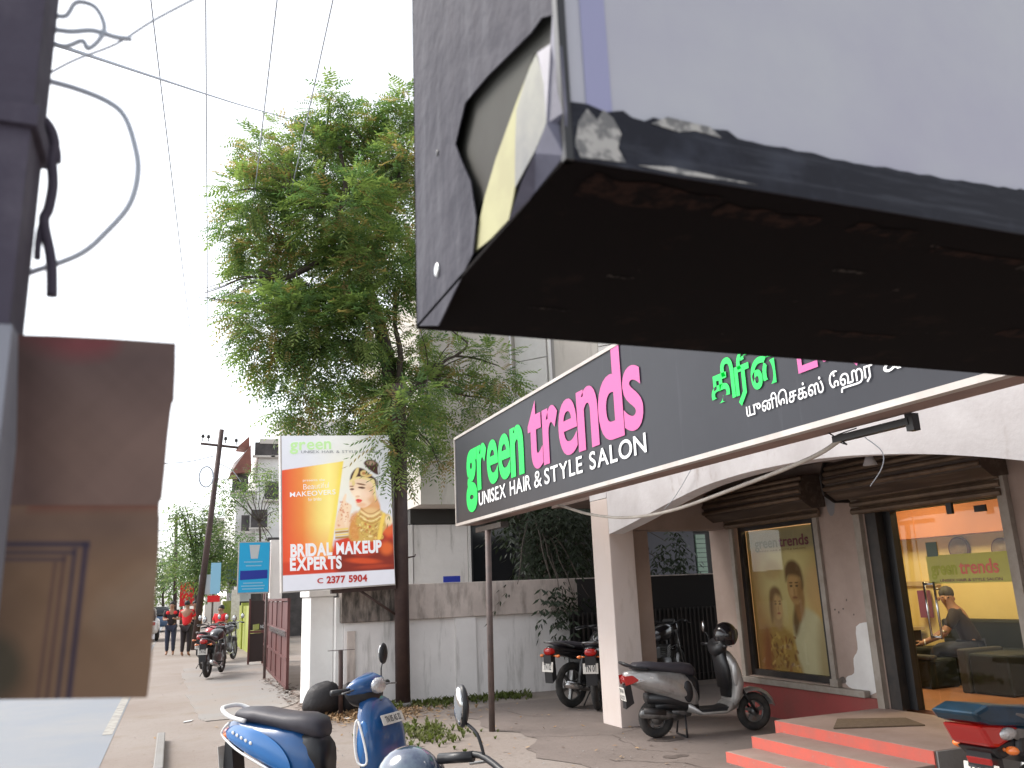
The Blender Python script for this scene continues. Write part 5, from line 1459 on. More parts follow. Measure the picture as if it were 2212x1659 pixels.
    for (a, b) in fn:
        for s_ in (-1, -0.7, 0.7, 1):
            vs.append((a + (0 if abs(s_) < 1 else (1.22 - a) * 0.12), s_ * 0.075, b - (0 if abs(s_) < 1 else (b - R) * 0.14)))
    mb.add(vs, [(i * 4 + j, i * 4 + j + 1, i * 4 + j + 5, i * 4 + j + 4) for i in range(8) for j in range(3)], 0, True)
    part('front_fender', mb, body, root, local=True)
    part('fork', MB().tube([(0.93, 0, .9), (1.05, 0, .5)], 0.03, 10).tube([(1.05, .07, .5), (1.22, .075, R)], 0.016, 8).tube([(1.05, -.07, .5), (1.22, -.075, R)], 0.016, 8), M['black'], root, local=True)
    # handlebar
    part('handlebar_cover', MB().loft([(-.2, .83, .985, .025, .03), (-.12, .85, 1.0, .06, .055), (0, .87, 1.01, .085, .075), (.12, .85, 1.0, .06, .055), (.2, .83, .985, .025, .03)], 18, axis='y'), M['black'] if cover == 'black' else body, root, local=True)
    part('handlebar_underside', MB().loft([(-.19, .82, .965, .03, .035), (-.1, .835, .945, .075, .075), (0, .845, .935, .1, .09), (.1, .835, .945, .075, .075), (.19, .82, .965, .03, .035)], 16, axis='y'), M['black'], root, local=True)
    part('headlight', MB().ball((.935, 0, 1.0), .035, .085, .055, 16, 10), M['lens'], root, local=True)
    for s_ in (-1, 1):
        part('grip', MB().tube([(.83, s_ * .19, .985), (.79, s_ * .34, .985)], 0.019, 10), M['black'], root, local=True)
        part('brake_lever', MB().tube([(.87, s_ * .2, .99), (.87, s_ * .33, .98)], 0.006, 6), M['castalu'], root, local=True)
        if s_ in mirrors: mirror(root, s_, (.83, s_ * .2, 1.0), (.8, s_ * .27, 1.19))
    # rear: light, plate, engine, exhaust, mudguard
    part('tail_light', MB().loft([(-.385, 0, .655, .05, .025), (-.37, 0, .66, .085, .04), (-.31, 0, .665, .1, .045)], 16), M[lens], root, local=True)
    for s_ in (-1, 1):
        part('indicator', MB().ball((-.31, s_ * .085, .655), .05, .03, .03, 12, 8), M['orangelens'], root, local=True)
    part('rear_mudguard', MB().prism([(-.36, -.06, .6), (-.3, -.06, .62), (-.27, -.06, .4), (-.37, -.06, .34)], (0, .12, 0)), M['black'], root, local=True, clean=True)
    if plate_rear:
        plate(root, (-.385, 0, .5), (0, -1, 0), (-.15, 0, 1), .19, .15, plate_rear)
    if front_plate:
        plate(root, (1.05, 0, .79), (0, 1, 0), (-.45, 0, 1), .26, .07, front_plate)
    part('engine', MB().loft([(-.08, .07, .25, .06, .08), (.05, .08, .25, .09, .1), (.25, .06, .26, .1, .1), (.42, .02, .28, .08, .07)], 14), M['castalu'], root, local=True)
    part('engine_case', MB().loft([(-.02, 0, .34, .08, .05), (.15, 0, .38, .12, .09), (.4, 0, .36, .12, .09)], 14), M['black'], root, local=True)
    part('exhaust', MB().tube([(-.24, -.13, .3), (-.22, -.13, .295), (.08, -.13, .26), (.15, -.12, .25), (.3, -.08, .22)], [.02, .05, .055, .025, .018], 12), M['castalu'], root, local=True)
    part('heat_shield', MB().tube([(-.2, -.145, .315), (.06, -.145, .285)], [.042, .046], 12), M['blackmetal'], root, local=True)
    part('centre_stand', MB().tube([(.32, .1, .24), (.3, .16, .01)], .011, 6).tube([(.32, -.1, .24), (.3, -.16, .01)], .011, 6).tube([(.3, .16, .012), (.3, -.16, .012)], .011, 6), M['black'], root, local=True)
    return root


def motorcycle(label, loc, rz, paint, group=None, plate_rear=None, tail_big=False, name='parked_motorcycle', mirrors=(-1, 1), front=True):
    root = thing(name, label, 'motorcycle', loc, rz, group)
    R = 0.3
    wheel(root, 0, R, 0.05, 0.06, 6)
    wheel(root, 1.28, R, 0.042, 0.06, 6)
    part('tank', MB().loft([(.5, 0, .8, .07, .06), (.56, 0, .83, .11, .1), (.7, 0, .86, .145, .13), (.85, 0, .87, .15, .13), (.98, 0, .85, .11, .1), (1.04, 0, .83, .05, .05)], 20), paint, root, local=True)
    part('seat', MB().loft([(-.3, 0, .86, .06, .02), (-.22, 0, .86, .1, .04), (0, 0, .83, .12, .05), (.25, 0, .79, .125, .05), (.45, 0, .79, .1, .05), (.55, 0, .82, .07, .03)], 18), M['seat'], root, local=True)
    part('tail', MB().loft([(-.44, 0, .8, .03, .03), (-.38, 0, .79, .085, .05), (-.2, 0, .76, .12, .07), (.1, 0, .7, .125, .08), (.35, 0, .68, .1, .09), (.45, 0, .68, .06, .06)], 18), paint, root, local=True)
    part('tail_light', MB().loft([(-.47, 0, .77, .05, .03), (-.45, 0, .77, .07, .045), (-.38, 0, .775, .08, .05)], 14), M['taillight'], root, local=True)
    rl = smooth([Vector(p) for p in [(-.05, .13, .8), (-.28, .12, .87), (-.42, .08, .89), (-.44, 0, .89), (-.42, -.08, .89), (-.28, -.12, .87), (-.05, -.13, .8)]], 4, closed=False)
    part('grab_rail', MB().tube(rl, .013, 8), M['castalu'], root, local=True)
    part('rear_mudguard', MB().prism([(-.46, -.07, .72), (-.38, -.07, .74), (-.36, -.07, .42), (-.44, -.07, .36)], (0, .14, 0)), M['black'], root, local=True, clean=True)
    for s_ in (-1, 1):
        part('indicator', MB().tube([(-.4, s_ * .07, .71), (-.4, s_ * .13, .71)], .01, 6).ball((-.4, s_ * .15, .71), .03, .035, .022, 10, 8), M['orangelens'], root, local=True)
        part('shock_absorber', MB().tube([(.02, s_ * .12, .3), (.12, s_ * .12, .68)], .026, 10), M['castalu'], root, local=True)
        part('fork_leg', MB().tube([(1.28, s_ * .09, R), (1.08, s_ * .09, .88)], .022, 8), M['castalu'], root, local=True)
        part('handlebar', MB().tube(smooth([Vector(p) for p in [(1.03, 0, .96), (1.02, s_ * .12, .99), (.97, s_ * .26, 1.04), (.9, s_ * .33, 1.03)]], 4, closed=False), .012, 8), M['black'], root, local=True)
        part('grip', MB().tube([(.95, s_ * .28, 1.035), (.86, s_ * .39, 1.02)], .019, 10), M['black'], root, local=True)
        part('brake_lever', MB().tube([(1.0, s_ * .25, 1.02), (.98, s_ * .4, .99)], .006, 6), M['castalu'], root, local=True)
        if s_ in mirrors: mirror(root, s_, (.98, s_ * .24, 1.03), (.93, s_ * .33, 1.2))
    if front: part('headlight', MB().ball((1.17, 0, .87), .09, .1, .1, 16, 12), M['lens'], root, local=True)
    if front: part('headlight_cowl', MB().loft([(1.04, 0, .9, .06, .07), (1.1, 0, .9, .11, .12), (1.17, 0, .89, .12, .12)], 16), paint, root, local=True)
    if front: part('instrument_pod', MB().obox((1.05, 0, 1.01), (1, 0, .6), (0, 1, 0), (-.6, 0, 1), .04, .1, .025), M['black'], root, local=True, bevel=.008)
    mb = MB()
    mb.loft([(.45, 0, .36, .1, .12), (.6, 0, .36, .13, .15), (.78, 0, .38, .12, .14), (.86, 0, .42, .07, .09)], 14)
    for k in range(6):
        mb.obox((.74 + .02 * k * 0.4, 0, .5 + k * .03), (1, 0, .2), (0, 1, 0), (-.2, 0, 1), .075, .09, .008)
    part('engine', mb, M['castalu'], root, local=True)
    part('frame', MB().tube([(1.05, 0, .85), (.9, 0, .45), (.8, 0, .24), (.4, 0, .22), (.3, 0, .6)], .02, 8).tube([(0, .1, .3), (.42, .1, .33)], .022, 8).tube([(0, -.1, .3), (.42, -.1, .33)], .022, 8), M['black'], root, local=True)
    part('exhaust', MB().tube([(.8, -.1, .4), (.78, -.12, .22), (.4, -.14, .2), (.1, -.15, .26), (-.28, -.16, .34)], [.018, .018, .02, .045, .05], 12), M['steel'], root, local=True)
    part('side_panel', MB().obox((.25, 0, .58), (1, 0, 0), (0, 1, 0), (0, 0, 1), .16, .11, .09), M['black'], root, local=True, bevel=.02)
    part('front_fender', MB().loft([(1.1, 0, .58, .05, .02), (1.2, 0, .625, .06, .02), (1.32, 0, .63, .06, .02), (1.46, 0, .57, .05, .02), (1.53, 0, .5, .03, .015)], 12), paint, root, local=True)
    part('footrest', MB().tube([(.45, -.24, .3), (.45, .24, .3)], .013, 6), M['black'], root, local=True)
    part('side_stand', MB().tube([(.5, .14, .24), (.44, .26, 0.0)], .01, 6), M['black'], root, local=True)
    if plate_rear:
        plate(root, (-.455, 0, .57), (0, -1, 0), (.1, 0, 1), .2, .13, plate_rear)
    return root


# blue scooter: heads right and a little towards the camera, on ground below the frame
hd = R_(-46)
bs_c = P(795, 1480, z=1.0)
off = Vector((math.cos(hd) * 0.85, math.sin(hd) * 0.85, 0))
bl0 = Vector((bs_c.x, bs_c.y, 0)) - off
scooter('glossy blue scooter with white trim lines in the left foreground', (bl0.x, bl0.y, 0.0), hd, M['blue'], M['bluelight'], M['seat'], True, plate_rear=['TN 05'], front_plate=['TN 05 AS 32'], badge=True, mirrors=(1,))
# silver scooter under the porch
sh = math.atan2(8.2 - 8.42, 6.03 - 4.85)
ssc = scooter('silver grey scooter with black seat parked on the porch by the window', (4.9, 8.36, 0.006), sh, M['silver'], M['silver'], M['seat'], False, plate_rear=['TN 04', 'R 3271'], lens='taillight', mirrors=(1,), cover='black')
for s_ in (-1, 1):
    part('lamp_cluster', MB().prism([(-.39, s_ * .09, .7), (-.3, s_ * .125, .71), (-.2, s_ * .15, .665), (-.3, s_ * .125, .62), (-.37, s_ * .09, .6)], (0, s_ * .012, 0)), M['taillight'], ssc, local=True, clean=True)
    part('clear_indicator', MB().prism([(-.28, s_ * .14, .7), (-.14, s_ * .168, .655), (-.26, s_ * .15, .625), (-.23, s_ * .155, .66)], (0, s_ * .008, 0)), M['lens'], ssc, local=True, clean=True)
    part('badge', MB().prism([(-.1, s_ * .178, .69), (.03, s_ * .182, .66), (.03, s_ * .182, .645), (-.1, s_ * .178, .675)], (0, s_ * .006, 0)), M['trim'], ssc, local=True, clean=True)
    part('air_panel', MB().ball((.36, s_ * .155, .5), .06, .02, .12, 14, 10), M['black'], ssc, local=True)
part('lower_cover', MB().loft([(-.1, 0, .44, .12, .06), (.15, 0, .42, .14, .08), (.4, 0, .36, .13, .09), (.5, 0, .32, .1, .07)], 14), M['black'], ssc, local=True)
part('apron_inner', MB().loft([(.5, .87, 0, .03, .16), (.7, .87, 0, .05, .18), (.9, .85, 0, .06, .15), (.95, .85, 0, .04, .1)], 14, axis='z'), M['black'], ssc, local=True)
ssc.scale = (.93, .93, .93)
# helmet hanging at its mirror
def helmet(label, c, r, mt, visor='blackmetal', rz=0.0):
    o_ = thing('helmet', label, 'helmet', c, rz)
    mb = MB().ball((0, 0, 0), r, r * .85, r * .95, 24, 16, z0=-.75)
    part('shell', mb, mt, o_, local=True)
    vb = MB()
    vs = []
    for i in range(9):
        a = R_(-60 + i * 15)
        for b in (-0.35, 0.0, 0.35):
            vs.append((math.cos(a) * math.cos(b) * r * 1.05, math.sin(a) * math.cos(b) * r * .9, math.sin(b) * r * .98 + 0.01))
    vb.add(vs, [(i * 3 + j, (i + 1) * 3 + j, (i + 1) * 3 + j + 1, i * 3 + j + 1) for i in range(8) for j in range(2)], 0, True)
    part('visor', vb, M[visor], o_, local=True)
    return o_


hc = P(1567, 1372, y=8.15)
helmet('black helmet hung on the handlebar of the silver scooter', tuple(hc), 0.15, M['blackpaint'], rz=0.5)
# black motorcycles behind the pillar
motorcycle('black motorcycle with a red tail light half hidden by the porch pillar', (5.18, 11.05, 0.006), R_(22), M['blackpaint'], plate_rear=['TN 02'], mirrors=())
motorcycle('black motorcycle seen from behind tight against the porch pillar', (5.34, 10.6, 0.006), R_(55), M['blackpaint'], plate_rear=['TN 01'], mirrors=())
motorcycle('black motorcycle deep in the dark porch before the bar fence', (6.6, 11.5, 0.006), R_(35), M['blackpaint'], mirrors=(1,))
# near motorcycle: only handlebar and mirror reach into the frame
mp = P(998, 1525, z=1.2)
motorcycle('black motorcycle below the frame, its mirror and grip rising at the bottom', (mp.x - .93, mp.y - 0.33, 0), R_(0), M['blackpaint'], mirrors=(1,), front=False)
helmet('dark glossy helmet resting on the near motorcycle at the bottom edge', tuple(P(885, 1692, z=.93)), 0.135, mat('dark_blue_helmet', (0.03, 0.045, 0.09), 0.12, (0.1, 0.14, 0.18), ns=12, coat=1), 'darkglass', rz=-0.9)
# right: tail of a teal black motorcycle
tl = P(2112, 1588, z=.77)
hr = R_(5)
rbk = motorcycle('teal black motorcycle with a wide red tail lamp and white number plate, bottom right', (tl.x + .44 * math.cos(hr), tl.y + .44 * math.sin(hr), 0), hr, M['teal'], plate_rear=['TN-02', 'A 0834'], name='parked_motorcycle')
wide_tail(rbk, M['teal'])
# far bikes
motorcycle('black motorcycle with chrome lamps parked first on the pavement before the gates', (0.76, 20.1, 0.03), R_(74), M['blackpaint'], plate_rear=['TN 02'])
motorcycle('red and black motorcycle parked behind the first far one', (0.75, 22.6, 0.03), R_(75), M['redpaint'], plate_rear=['TN 09'])
motorcycle('dark motorcycle farthest in the pavement row', (1.25, 25.2, 0.0), R_(70), M['blackpaint'])


def car(label, x, y, paint, name='parked_car'):
    o_ = thing(name, label, 'car', (x, y, 0))
    mb = MB().loft([(0, 0, .62, .8, .22), (.1, 0, .62, .85, .3), (1.0, 0, .68, .86, .34), (3.2, 0, .68, .86, .34), (3.9, 0, .6, .82, .25), (4.0, 0, .58, .75, .18)], 20, p=5)
    M4 = Matrix.Translation((x, y, 0)) @ Matrix.Rotation(R_(90), 4, 'Z')
    part('body', mb.xf(M4), paint, o_)
    part('cabin', MB().loft([(.15, 0, 1.0, .7, .15), (.5, 0, 1.2, .7, .27), (2.2, 0, 1.22, .7, .27), (3.0, 0, 1.0, .7, .1)], 20, p=5).xf(M4), M['darkglass'], o_)
    for a, s_ in ((.75, 1), (.75, -1), (3.2, 1), (3.2, -1)):
        part('wheel', MB().torus((a, s_ * .78, .3), .22, .08).xf(M4), M['rubber'], o_)
    for s_ in (1, -1):
        part('tail_light', MB().box(-.02, .03, s_ * .6 - .1, s_ * .6 + .1, .72, .86).xf(M4), M['redpaint'], o_)
    return o_


car('white car far down the street beside the walking men', -1.4, 42, M['white'])
car('dark blue van-like car beyond the people at the street end', -0.9, 56, mat('far_blue_paint', (0.05, 0.09, 0.16), 0.4))


# ================================================================== PEOPLE
def skin(name, pts, edges, radii, mt, parent, sub=2, world=False):
    me = bpy.data.meshes.new(name)
    me.from_pydata([tuple(p) for p in pts], edges, [])
    o_ = bpy.data.objects.new(name, me); COL.objects.link(o_)
    o_.modifiers.new('skin', 'SKIN')
    for v, r in zip(me.skin_vertices[0].data, radii):
        v.radius = (r, r) if not hasattr(r, '__len__') else r
    me.skin_vertices[0].data[0].use_root = True
    sm_ = o_.modifiers.new('sub', 'SUBSURF'); sm_.levels = sub; sm_.render_levels = sub
    d = bpy.context.evaluated_depsgraph_get()
    m2 = bpy.data.meshes.new_from_object(o_.evaluated_get(d))
    bpy.data.objects.remove(o_)
    m2.materials.clear(); m2.materials.append(mt)
    for p in m2.polygons: p.use_smooth = True
    r_ = bpy.data.objects.new(name, m2); COL.objects.link(r_); r_.parent = parent
    return r_


def person(label, loc, rz, J, shirt, trousers, hairm=None, pants=True, long_sleeve=False):
    """J: joints in local coordinates; faces +X"""
    root = thing('person', label, 'person', loc, rz)
    names = ['pelvis', 'waist', 'chest', 'neck', 'head', 'crown', 'lsh', 'lel', 'lwr', 'lha', 'rsh', 'rel', 'rwr', 'rha', 'lhip', 'lkn', 'lan', 'lto', 'rhip', 'rkn', 'ran', 'rto']
    rad = dict(pelvis=(.13, .1), waist=(.125, .09), chest=(.15, .1), neck=.055, head=(.078, .09), crown=(.06, .07), lsh=.055, lel=.04, lwr=.028, lha=.03, rsh=.055, rel=.04, rwr=.028, rha=.03,
               lhip=.085, lkn=.055, lan=.038, lto=.035, rhip=.085, rkn=.055, ran=.038, rto=.035)
    E = [('pelvis', 'waist'), ('waist', 'chest'), ('chest', 'neck'), ('neck', 'head'), ('head', 'crown'), ('chest', 'lsh'), ('lsh', 'lel'), ('lel', 'lwr'), ('lwr', 'lha'), ('chest', 'rsh'), ('rsh', 'rel'), ('rel', 'rwr'), ('rwr', 'rha'),
         ('pelvis', 'lhip'), ('lhip', 'lkn'), ('lkn', 'lan'), ('lan', 'lto'), ('pelvis', 'rhip'), ('rhip', 'rkn'), ('rkn', 'ran'), ('ran', 'rto')]
    ix = {n_: i for i, n_ in enumerate(names)}
    body = skin('body', [J[n_] for n_ in names], [(ix[a], ix[b]) for a, b in E], [rad[n_] for n_ in names], M['skin'], root)

    def sub_(nm, ns_, es_, k, mt, trim_=None):
        pts = {n_: Vector(J[n_]) for n_ in ns_}
        if trim_:
            for a, (b, f) in trim_.items(): pts[a] = Vector(J[b]).lerp(Vector(J[a]), f)
        id_ = {n_: i for i, n_ in enumerate(ns_)}
        rr = []
        for n_ in ns_:
            r0 = rad[n_]
            rr.append(tuple(q * k + .008 for q in r0) if hasattr(r0, '__len__') else r0 * k + .012)
        return skin(nm, [pts[n_] for n_ in ns_], [(id_[a], id_[b]) for a, b in es_], rr, mt, root)
    sub_('shirt', ['pelvis', 'waist', 'chest', 'neck', 'lsh', 'lel', 'rsh', 'rel'], [('pelvis', 'waist'), ('waist', 'chest'), ('chest', 'neck'), ('chest', 'lsh'), ('lsh', 'lel'), ('chest', 'rsh'), ('rsh', 'rel')], 1.25, shirt,
         {'neck': ('chest', .55), 'lel': ('lsh', .75), 'rel': ('rsh', .75)})
    sub_('trousers', ['pelvis', 'lhip', 'lkn', 'lan', 'rhip', 'rkn', 'ran'], [('pelvis', 'lhip'), ('lhip', 'lkn'), ('lkn', 'lan'), ('pelvis', 'rhip'), ('rhip', 'rkn'), ('rkn', 'ran')], 1.15, trousers, {'lan': ('lkn', .9), 'ran': ('rkn', .9)})
    h = Vector(J['head']); c = Vector(J['crown'])
    f = Vector(J.get('face', (1, 0, 0))).normalized(); s_ = f.cross(Vector((0, 0, 1))).normalized()
    mb = MB().ball((0, 0, 0), .1, .088, .09, 18, 12, z0=-.6)
    hm = Matrix.Translation(h.lerp(c, .95) - f * .036) @ Matrix.Rotation(math.atan2(f.y, f.x), 4, 'Z')
    part('hair', mb.xf(hm), hairm or M['hair'], root, local=True)
    for k in (-1, 1):
        e = h + f * .078 + s_ * (k * .032) + Vector((0, 0, .02))
        part('eye', MB().ball(tuple(e), .011, .011, .008, 8, 6), M['hair'], root, local=True)
        ea = h + s_ * (k * .083) + Vector((0, 0, .0))
        part('ear', MB().ball(tuple(ea), .018, .012, .028, 8, 6), M['skin'], root, local=True)
    n0 = h + f * .085
    part('nose', MB().tube([n0 + Vector((0, 0, .02)), n0 + f * .02 - Vector((0, 0, .02))], [.008, .014], 8), M['skin'], root, local=True)
    part('mouth', MB().ball(tuple(h + f * .08 - Vector((0, 0, .045))), .008, .022, .006, 8, 6), M['pbrown'], root, local=True)
    return root


def fingers(root, wr, ha, side):
    wr, ha = Vector(wr), Vector(ha)
    d = (ha - wr).normalized(); s_ = Vector(side).normalized(); n_ = d.cross(s_)
    for k in range(4):
        b = ha + s_ * ((k - 1.5) * .018)
        L = (.06, .068, .064, .05)[k]
        part('finger', MB().tube([b - d * .01, b + d * L * .5 - n_ * .003, b + d * L - n_ * .015], [.009, .008, .006], 6), M['skin'], root, local=True)
    b = wr.lerp(ha, .4) - s_ * .025
    part('thumb', MB().tube([b, b - s_ * .02 + d * .025, b - s_ * .025 + d * .05], [.011, .01, .007], 6), M['skin'], root, local=True)


def standing(ph=0.0, arms='down', H=1.68):
    k = H / 1.7
    J = dict(pelvis=(0, 0, .92), waist=(0, 0, 1.08), chest=(0, 0, 1.32), neck=(.01, 0, 1.47), head=(.02, 0, 1.57), crown=(.01, 0, 1.64),
             lsh=(0, .18, 1.38), lel=(-.02, .23, 1.12), lwr=(.04, .25, .88), lha=(.06, .25, .8), rsh=(0, -.18, 1.38), rel=(-.02, -.23, 1.12), rwr=(.04, -.25, .88), rha=(.06, -.25, .8),
             lhip=(0, .09, .88), lkn=(.03 + ph, .1, .48), lan=(-.02 + ph, .1, .08), lto=(.12 + ph, .11, .035), rhip=(0, -.09, .88), rkn=(.03 - ph, -.1, .48), ran=(-.02 - ph, -.1, .08), rto=(.12 - ph, -.11, .035))
    if arms == 'front':
        J.update(lel=(.06, .24, 1.14), lwr=(.26, .12, 1.16), lha=(.32, .06, 1.18), rel=(.06, -.24, 1.14), rwr=(.26, -.12, 1.14), rha=(.32, -.06, 1.16))
    return {n_: Vector(v) * k for n_, v in J.items()}


pa = person('man in a black shirt with red shoulders walking towards the camera', (-0.02, 30.4, 0), R_(-95), standing(.05, 'front'), M['darkcloth'], M['bluecloth'])
for s_ in (-1, 1):
    part('shirt_panel', MB().ball((0.02, s_ * .11, 1.33), .13, .075, .07, 12, 8), M['redcloth'], pa, local=True)
person('man in a bright red shirt and dark trousers standing on the verge', (.43, 29.2, 0), R_(70), standing(.0, 'front'), M['redcloth'], M['darkcloth'])
sit = standing(0, 'down', 1.7)
person('person in dark clothes standing behind the parked motorcycles', (.75, 33.5, 0), R_(-80), standing(.02), M['darkcloth'], M['darkcloth'])
pr = standing(0.0, 'front', 1.5)
person('small figure in red beside the row of far motorcycles', (1.35, 27.3, 0), R_(-120), pr, M['redcloth'], M['darkcloth'])
# seated man inside the salon, leaning forward
J = dict(pelvis=(0, 0, .5), waist=(.06, 0, .64), chest=(.14, 0, .84), neck=(.2, 0, .97), head=(.24, 0, 1.06), crown=(.23, 0, 1.13),
         lsh=(.15, .18, .89), lel=(.3, .26, .66), lwr=(.53, .2, .56), lha=(.6, .18, .54), rsh=(.15, -.18, .89), rel=(.32, -.24, .68), rwr=(.52, -.12, .56), rha=(.59, -.1, .55),
         lhip=(.03, .1, .47), lkn=(.44, .14, .47), lan=(.45, .14, .08), lto=(.58, .15, .035), rhip=(.03, -.1, .47), rkn=(.44, -.14, .47), ran=(.45, -.14, .08), rto=(.58, -.15, .035))
J = {k: Vector(v) for k, v in J.items()}
for k in J: J[k] = J[k] + Vector((0, 0, -.06)) if k not in ('lan', 'lto', 'ran', 'rto') else J[k]
J['face'] = (-.03, 1, 0)
ps = person('man in a dark t-shirt sitting forward on the salon sofa behind the glass', (9.0, 7.72, 0.29), R_(128), J, M['darkcloth'], M['bluecloth'], mat('grey_hair', (0.05, 0.045, 0.04), 0.7))
fingers(ps, J['lwr'], J['lha'], (0, 1, 0)); fingers(ps, J['rwr'], J['rha'], (0, -1, 0))
part('wristband', MB().torus((0, 0, 0), .032, .006, 14, 6).xf(Matrix.Translation(J['lwr']) @ Matrix.Rotation(R_(90), 4, 'Z')), M['white'], ps, local=True)

# ================================================================== NEAR OBJECTS: LIGHTBOX, POLE, CARDBOARD
lb = thing('lightbox_sign', 'large battered lightbox sign hanging overhead with a torn metal side', 'sign', (0.25, 0.5, 1.9))
yn, yf, xl, zb = 0.5, 0.92, 0.2525, 1.907
xr = 1.7
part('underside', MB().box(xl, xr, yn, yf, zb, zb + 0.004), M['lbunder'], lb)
part('front_face', MB().box(xl + 0.004, xr, yn, yn + 0.006, zb + 0.04, 2.7), M['lbflex'], lb)
part('face_print', MB().box(xl + 0.02, xl + 0.042, yn - 0.001, yn - 0.0004, zb + 0.045, 2.7), M['lbflex2'], lb)
part('back_face', MB().box(xl, xr, yf - 0.004, yf, zb + 0.004, 2.7), M['lbinner2'], lb)
part('top_face', MB().box(xl, xr, yn, yf, 2.7, 2.704), M['lbmetal'], lb)
part('corner_edge', MB().box(xl - 0.001, xl + 0.006, yn - 0.0025, yn + 0.005, zb, 2.7), M['black'], lb)
# bottom band: ragged upper edge where the black tape peels
top = []
rr_ = random.Random(5)
x = xl + 0.006
while x < xr:
    top.append((x, zb + 0.046 + rr_.uniform(-.0012, .0012) + (0.0035 * math.sin(x * 9) if x > .4 else rr_.uniform(-.003, .003))))
    x += rr_.uniform(.006, .016)
poly = [(a, yn - 0.003, b) for a, b in top] + [(xr, yn - 0.003, zb), (xl + 0.006, yn - 0.003, zb)]
part('bottom_band', MB().prism(poly, (0, .002, 0)), M['lbband'], lb, clean=True)
pl_ = [(0.0, .012), (.004, .032), (.012, .044), (.02, .036), (.026, .046), (.034, .04), (.04, .028), (.036, .015), (.042, .004), (.02, .003), (.004, .002)]
part('peeled_patch', MB().prism([(xl + .007 + a, yn - .0036, zb + b) for a, b in pl_], (0, .0005, 0)), M['lbpeel'], lb, clean=True)
part('peeled_patch', MB().prism([(xl + a, yn - .0036, zb + b) for a, b in ((.075, .042), (.09, .0505), (.13, .049), (.14, .041), (.115, .043), (.1, .039))], (0, .0005, 0)), M['lbpeel'], lb, clean=True)
part('peeled_patch', MB().prism([(xl + a, yn - .0036, zb + b) for a, b in ((.06, .0035), (.09, .007), (.13, .0055), (.17, .004), (.1, .002))], (0, .0005, 0)), M['lbpeel'], lb, clean=True)


def LP(x, y, off=0.0):
    """crop pixels of the torn side -> point on the left side plane"""
    return P((1650 + x * .8743) / 1.8517, (y * .8743) / 1.8517, x=xl + off)


def side(nm, pts, mt, off=0.0, th=0.0015):
    pp = [LP(a, b, off) for a, b in pts]
    return part(nm, MB().prism(pp, (th, 0, 0)), mt, lb, clean=True)


tpz = [LP(66, 0), LP(650, 0)]
outer = [(66, 0), (75, 500), (80, 1000), (92, 1455), (118, 1490), (165, 1390), (275, 1160), (290, 1000), (265, 830), (225, 740), (195, 660), (240, 470), (340, 350), (470, 220), (540, 150), (590, 80), (640, 68), (652, 0)]
pp = [LP(a, b) for a, b in outer]
pp = [Vector((xl, yf, 2.69))] + [Vector((xl, yf, max(p.z, zb + .004))) if i < 4 else p for i, p in enumerate(pp)]
pp += [Vector((xl, yn + .006, pp[-1].z)), Vector((xl, yn + .006, 2.69))]
part('side_sheet', MB().prism(pp, (.0015, 0, 0)), M['lbmetal'], lb, clean=True)
fl = [(652, 20), (640, 70), (632, 200), (570, 240), (600, 380), (612, 560), (560, 700), (500, 830), (440, 1005), (560, 880), (695, 712), (700, 500), (675, 200)]
offs = [0, 0, 0, -.004, -.006, -.01, -.012, -.012, -.006, 0, 0, 0, 0]
part('torn_flap', MB().prism([LP(a, b, o_) for (a, b), o_ in zip(fl, offs)], (.0015, 0, 0)), mat('flap_metal', (0.12, 0.12, 0.17), 0.5, (0.06, 0.06, 0.09), ns=9), lb, clean=True)
side('inner_sheet', [(570, 240), (540, 300), (505, 390), (470, 480), (430, 590), (380, 730), (330, 900), (275, 1160), (360, 1090), (440, 1005), (465, 880), (480, 760), (475, 640), (480, 500)], M['lbinner'], .004)
side('inner_sheet', [(565, 245), (605, 380), (614, 560), (560, 690), (500, 800), (468, 860), (470, 640), (475, 500), (520, 350)], mat('inner_pale', (0.24, 0.24, 0.2), 0.6, (0.14, 0.14, 0.14), ns=10), .003)
side('inner_sheet', [(640, 60), (590, 70), (470, 210), (230, 460), (185, 660), (260, 840), (285, 1000), (330, 900), (380, 730), (470, 480), (560, 240), (640, 200)], M['lbinner2'], .01)
M['rust'] = mat('rust_patch', (.022, .011, .008), .95, (.004, .0025, .0025), ns=70, lo=.4, hi=.56, spec=.1)
M['scuff'] = mat('pale_scuff', (.04, .034, .03), .9, (.004, .0025, .0025), ns=140, lo=.42, hi=.55, spec=.1)
for k_, (a_, b_, w2, h2, mt_) in enumerate(((.03, .03, .12, .035, 'rust'), (.16, .035, .1, .025, 'rust'), (.3, .03, .07, .02, 'rust'), (.42, .05, .12, .012, 'rust'), (.14, .2, .03, .006, 'scuff'), (.1, .31, .05, .005, 'scuff'), (.36, .12, .04, .008, 'scuff'), (.55, .06, .06, .01, 'scuff'), (.5, .3, .12, .02, 'rust'), (.75, .24, .2, .03, 'rust'))):
    o2 = smooth([Vector((xl + a_ + w2 * i_ / 5, yn + b_ + h2 * (.5 + .5 * noise.noise(Vector((k_ * 3, i_ * .9, 0)))), zb - .0008)) for i_ in range(6)] + [Vector((xl + a_ + w2 * (5 - i_) / 5, yn + b_ - h2 * (.4 + .6 * noise.noise(Vector((k_ * 5, i_ * 1.1, 7)))), zb - .0008)) for i_ in range(6)], 3)
    part('underside_mark', MB().add(o2, [tuple(range(len(o2)))]), M[mt_], lb)
part('rivet', MB().ball(tuple(LP(113, 1235, -.001)), .003, .0075, .0085, 12, 8), M['steel'], lb)
part('rivet', MB().ball(tuple(LP(113, 700, -.001)), .001, .003, .004, 12, 8), M['black'], lb)
